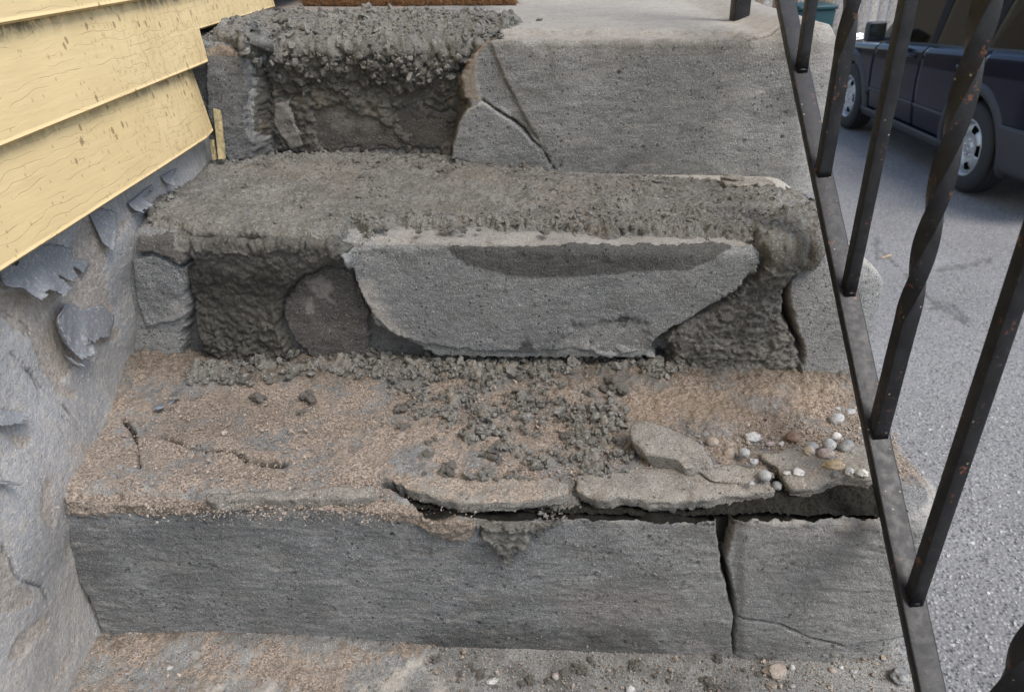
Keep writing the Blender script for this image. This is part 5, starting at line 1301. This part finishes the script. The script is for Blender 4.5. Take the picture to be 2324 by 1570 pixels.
loft('inner_body', [sec(s_, [(.70, .24), (.78, .45), (.78, .98), (.74, 1.03)]) for s_ in (-.86, -.45)], M['black'], False)
loft('inner_body', [sec(s_, [(.52, .24), (.56, .45), (.70, .82), (.76, 1.03)]) for s_ in (-.45, .45)], M['black'], False)
loft('inner_body', [sec(s_, [(.70, .20), (.79, .45), (.80, .98), (.76, 1.03)]) for s_ in (.45, 1.2)], M['black'], False)
loft('inner_body', [sec(s_, [(.70, .20), (.79, .45), (.80, .86), (.76, .92)]) for s_ in (1.2, 2.15)], M['black'], False)
loft('inner_body', [sec(s_, [(.52, .24), (.56, .45), (.70, .80), (.72, .84)]) for s_ in (2.15, 3.05)], M['black'], False)
loft('inner_body', [sec(s_, [(.60, .24), (.66, .45), (.66, .8), (.60, .82)]) for s_ in (3.05, 3.38)], M['black'], False)
M['seat'] = plain('dark_seat_cloth', (.03, .03, .032), .9, 0, .2, 0)
for sx in (-.38, .38):
    cp(box('seat', (sx - .24, .95, .95), (sx + .24, 1.10, 1.30), M['seat'], None, .05)); cp(box('headrest', (sx - .13, .93, 1.31), (sx + .13, 1.02, 1.47), M['seat'], None, .03))
    cp(box('headrest', (sx - .13, -.12, 1.22), (sx + .13, -.03, 1.38), M['seat'], None, .03))
cp(box('rear_bench', (-.66, -.12, .95), (.66, .02, 1.21), M['seat'], None, .05))
cp(box('dashboard', (-.70, 1.78, .86), (.70, 2.08, .99), M['seat'], None, .03))
rings = [[np.array([-.36 + (.185 + .014 * math.cos(b)) * math.cos(a), 1.68 - .07 * math.sin(a) + .014 * math.sin(b), 1.06 + (.175) * math.sin(a) + .014 * math.sin(b)]) for b in np.linspace(0, 6.28, 7)[:-1]] for a in np.linspace(0, 2 * math.pi, 28)]
cp(bm_obj('steering_wheel', ring_tube(rings, False), M['plastic'], None, True))
loft('roof', [sec(s_, [(.675, 1.545 - d), (.655, 1.585 - d), (.58, 1.61 - d), (.2, 1.628 - d)]) for s_, d in ((-.86, .035), (-.7, .01), (0, 0), (1.0, .0), (1.4, .015), (1.62, .06))], M['car'])
loft('hood', [sec(s_, [(.82 - e, .88 - d), (.78 - e, .93 - d), (.5, .96 - d), (.2, .97 - d)]) for s_, d, e in ((2.06, 0, .02), (2.5, .01, .03), (3.1, .05, .08), (3.40, .10, .14))], M['car'])
bm = bmesh.new(); v = [bm.verts.new(c) for c in ((-.72, 2.12, .95), (.72, 2.12, .95), (.60, 1.60, 1.56), (-.60, 1.60, 1.56))]; bm.faces.new(v); cp(bm_obj('windshield', bm, M['window']))
cp(box('tailgate', (-.80, -.915, .55), (.80, -.87, 1.06), M['car'], None, .015))
bm = bmesh.new(); v = [bm.verts.new(c) for c in ((-.72, -.885, 1.06), (.72, -.885, 1.06), (.62, -.835, 1.54), (-.62, -.835, 1.54))]; bm.faces.new(v); cp(bm_obj('rear_window', bm, M['window']))
cp(box('rear_bumper', (-.86, -.985, .29), (.86, -.88, .56), M['plastic'], None, .03))
cp(box('front_bumper', (-.78, 3.36, .30), (.78, 3.50, .66), M['plastic'], None, .04))
cp(box('grille', (-.45, 3.38, .70), (.45, 3.455, .92), M['car'], None, .02))
V, Fq = ico(3); th = np.linspace(0, 2 * math.pi, 40, endpoint=False)
rings = [[np.array([-.877 + .004 * math.cos(b), -.24 + (.085 + .003 * math.sin(b)) * math.cos(a), .84 + (.085 + .003 * math.sin(b)) * math.sin(a)]) for b in np.linspace(0, 6.28, 6, endpoint=False)] for a in th]
cp(bm_obj('fuel_door', ring_tube(rings, False), M['plastic'], None, True))
tx = bpy.data.curves.new('badge_lettering', 'FONT'); tx.body = 'PATRIOT'; tx.size = .048; tx.extrude = .003; tx.space_character = 1.25
to = bpy.data.objects.new('badge_lettering', tx); COL.objects.link(to); bpy.context.view_layer.update()
me = bpy.data.meshes.new_from_object(to.evaluated_get(bpy.context.evaluated_depsgraph_get())); bpy.data.objects.remove(to)
bd = cp(link('badge_lettering', me, M['chrome'])); bd.rotation_euler = (math.pi / 2, 0, -math.pi / 2); bd.location = (-.8775, 2.00, .655)

# ------------------------------------------------------------------ far end of the street: plank fence, bin, second house, added dark block
fence = tag(empty('plank_fence', (6, 13.5, streetz(13.5))), 'weathered brown and grey upright plank fence at the far end of the street', 'fence')
woods = [plain('weathered_plank_%s' % n_, c_, .9, 0, .35, .4, 25) for n_, c_ in (('brown', (.17, .10, .065)), ('grey', (.30, .27, .24)), ('pale', (.40, .36, .31)), ('dark', (.08, .055, .045)), ('tan', (.25, .19, .13)))]
rng = np.random.default_rng(4); ref = {}
for i in range(52):
    w = rng.uniform(.10, .15); k = int(rng.integers(5))
    o = box('plank', (-w / 2, -.011, .10 + rng.uniform(0, .06)), (w / 2, .011, 1.9 + rng.uniform(-.05, .05)), woods[k], None, .003)
    o.parent = fence; o.location = (-2.4 + i * .15, rng.uniform(-.012, .012), 0); o.rotation_euler = (0, rng.uniform(-.012, .012), 0)
for zz in (.45, 1.55): box('rail_board', (-2.5, .014, zz), (5.4, .05, zz + .09), woods[3], fence)
M['teal'] = plain('teal_bin_plastic', (.006, .045, .052), .5, 0, .1, 0)
tb = tag(empty('waste_bin', (4.62, 13.0, streetz(13.0))), 'dark teal wheeled waste bin standing at the far end of the street', 'bin')
bm = bmesh.new(); bm_box(bm, (-.29, -.33, .08), (.29, .33, .98))
for v_ in bm.verts:
    if v_.co.z < .5: v_.co.x *= .85; v_.co.y *= .85
bm_obj('bin_body', bm, M['teal'], tb, True, .02)
box('lid', (-.31, -.36, .985), (.31, .36, 1.05), M['teal'], tb, .02)
for sx in (-.25, .25):
    wv_ = lathe('bin_wheel', [(-.03, .001), (-.03, .1), (.03, .1), (.03, .001)], 20, M['rubber']); wv_.parent = tb; wv_.location = (sx, .28, .1)
nb = tag(empty('neighbour_house', (-.6, 10, -1.6)), 'beige sided neighbour house further along the street', 'house')
box('wall', (-6, 6.3, -1.7), (-.55, 11.6, 6.0), plain('beige_siding', (.13, .105, .07), .7, 0, .1, 0), nb)
nb2 = tag(empty('reflection_block', (-.6, 18, -1.9)), 'unseen dark block added for the parked car to reflect', 'house')
box('wall', (-6, 12.0, -2.2), (-.65, 40, .9), plain('reflection_dark', (.030, .030, .026), .8, 0, .3, 0), nb2)  # unseen, added so the car doors reflect something dark
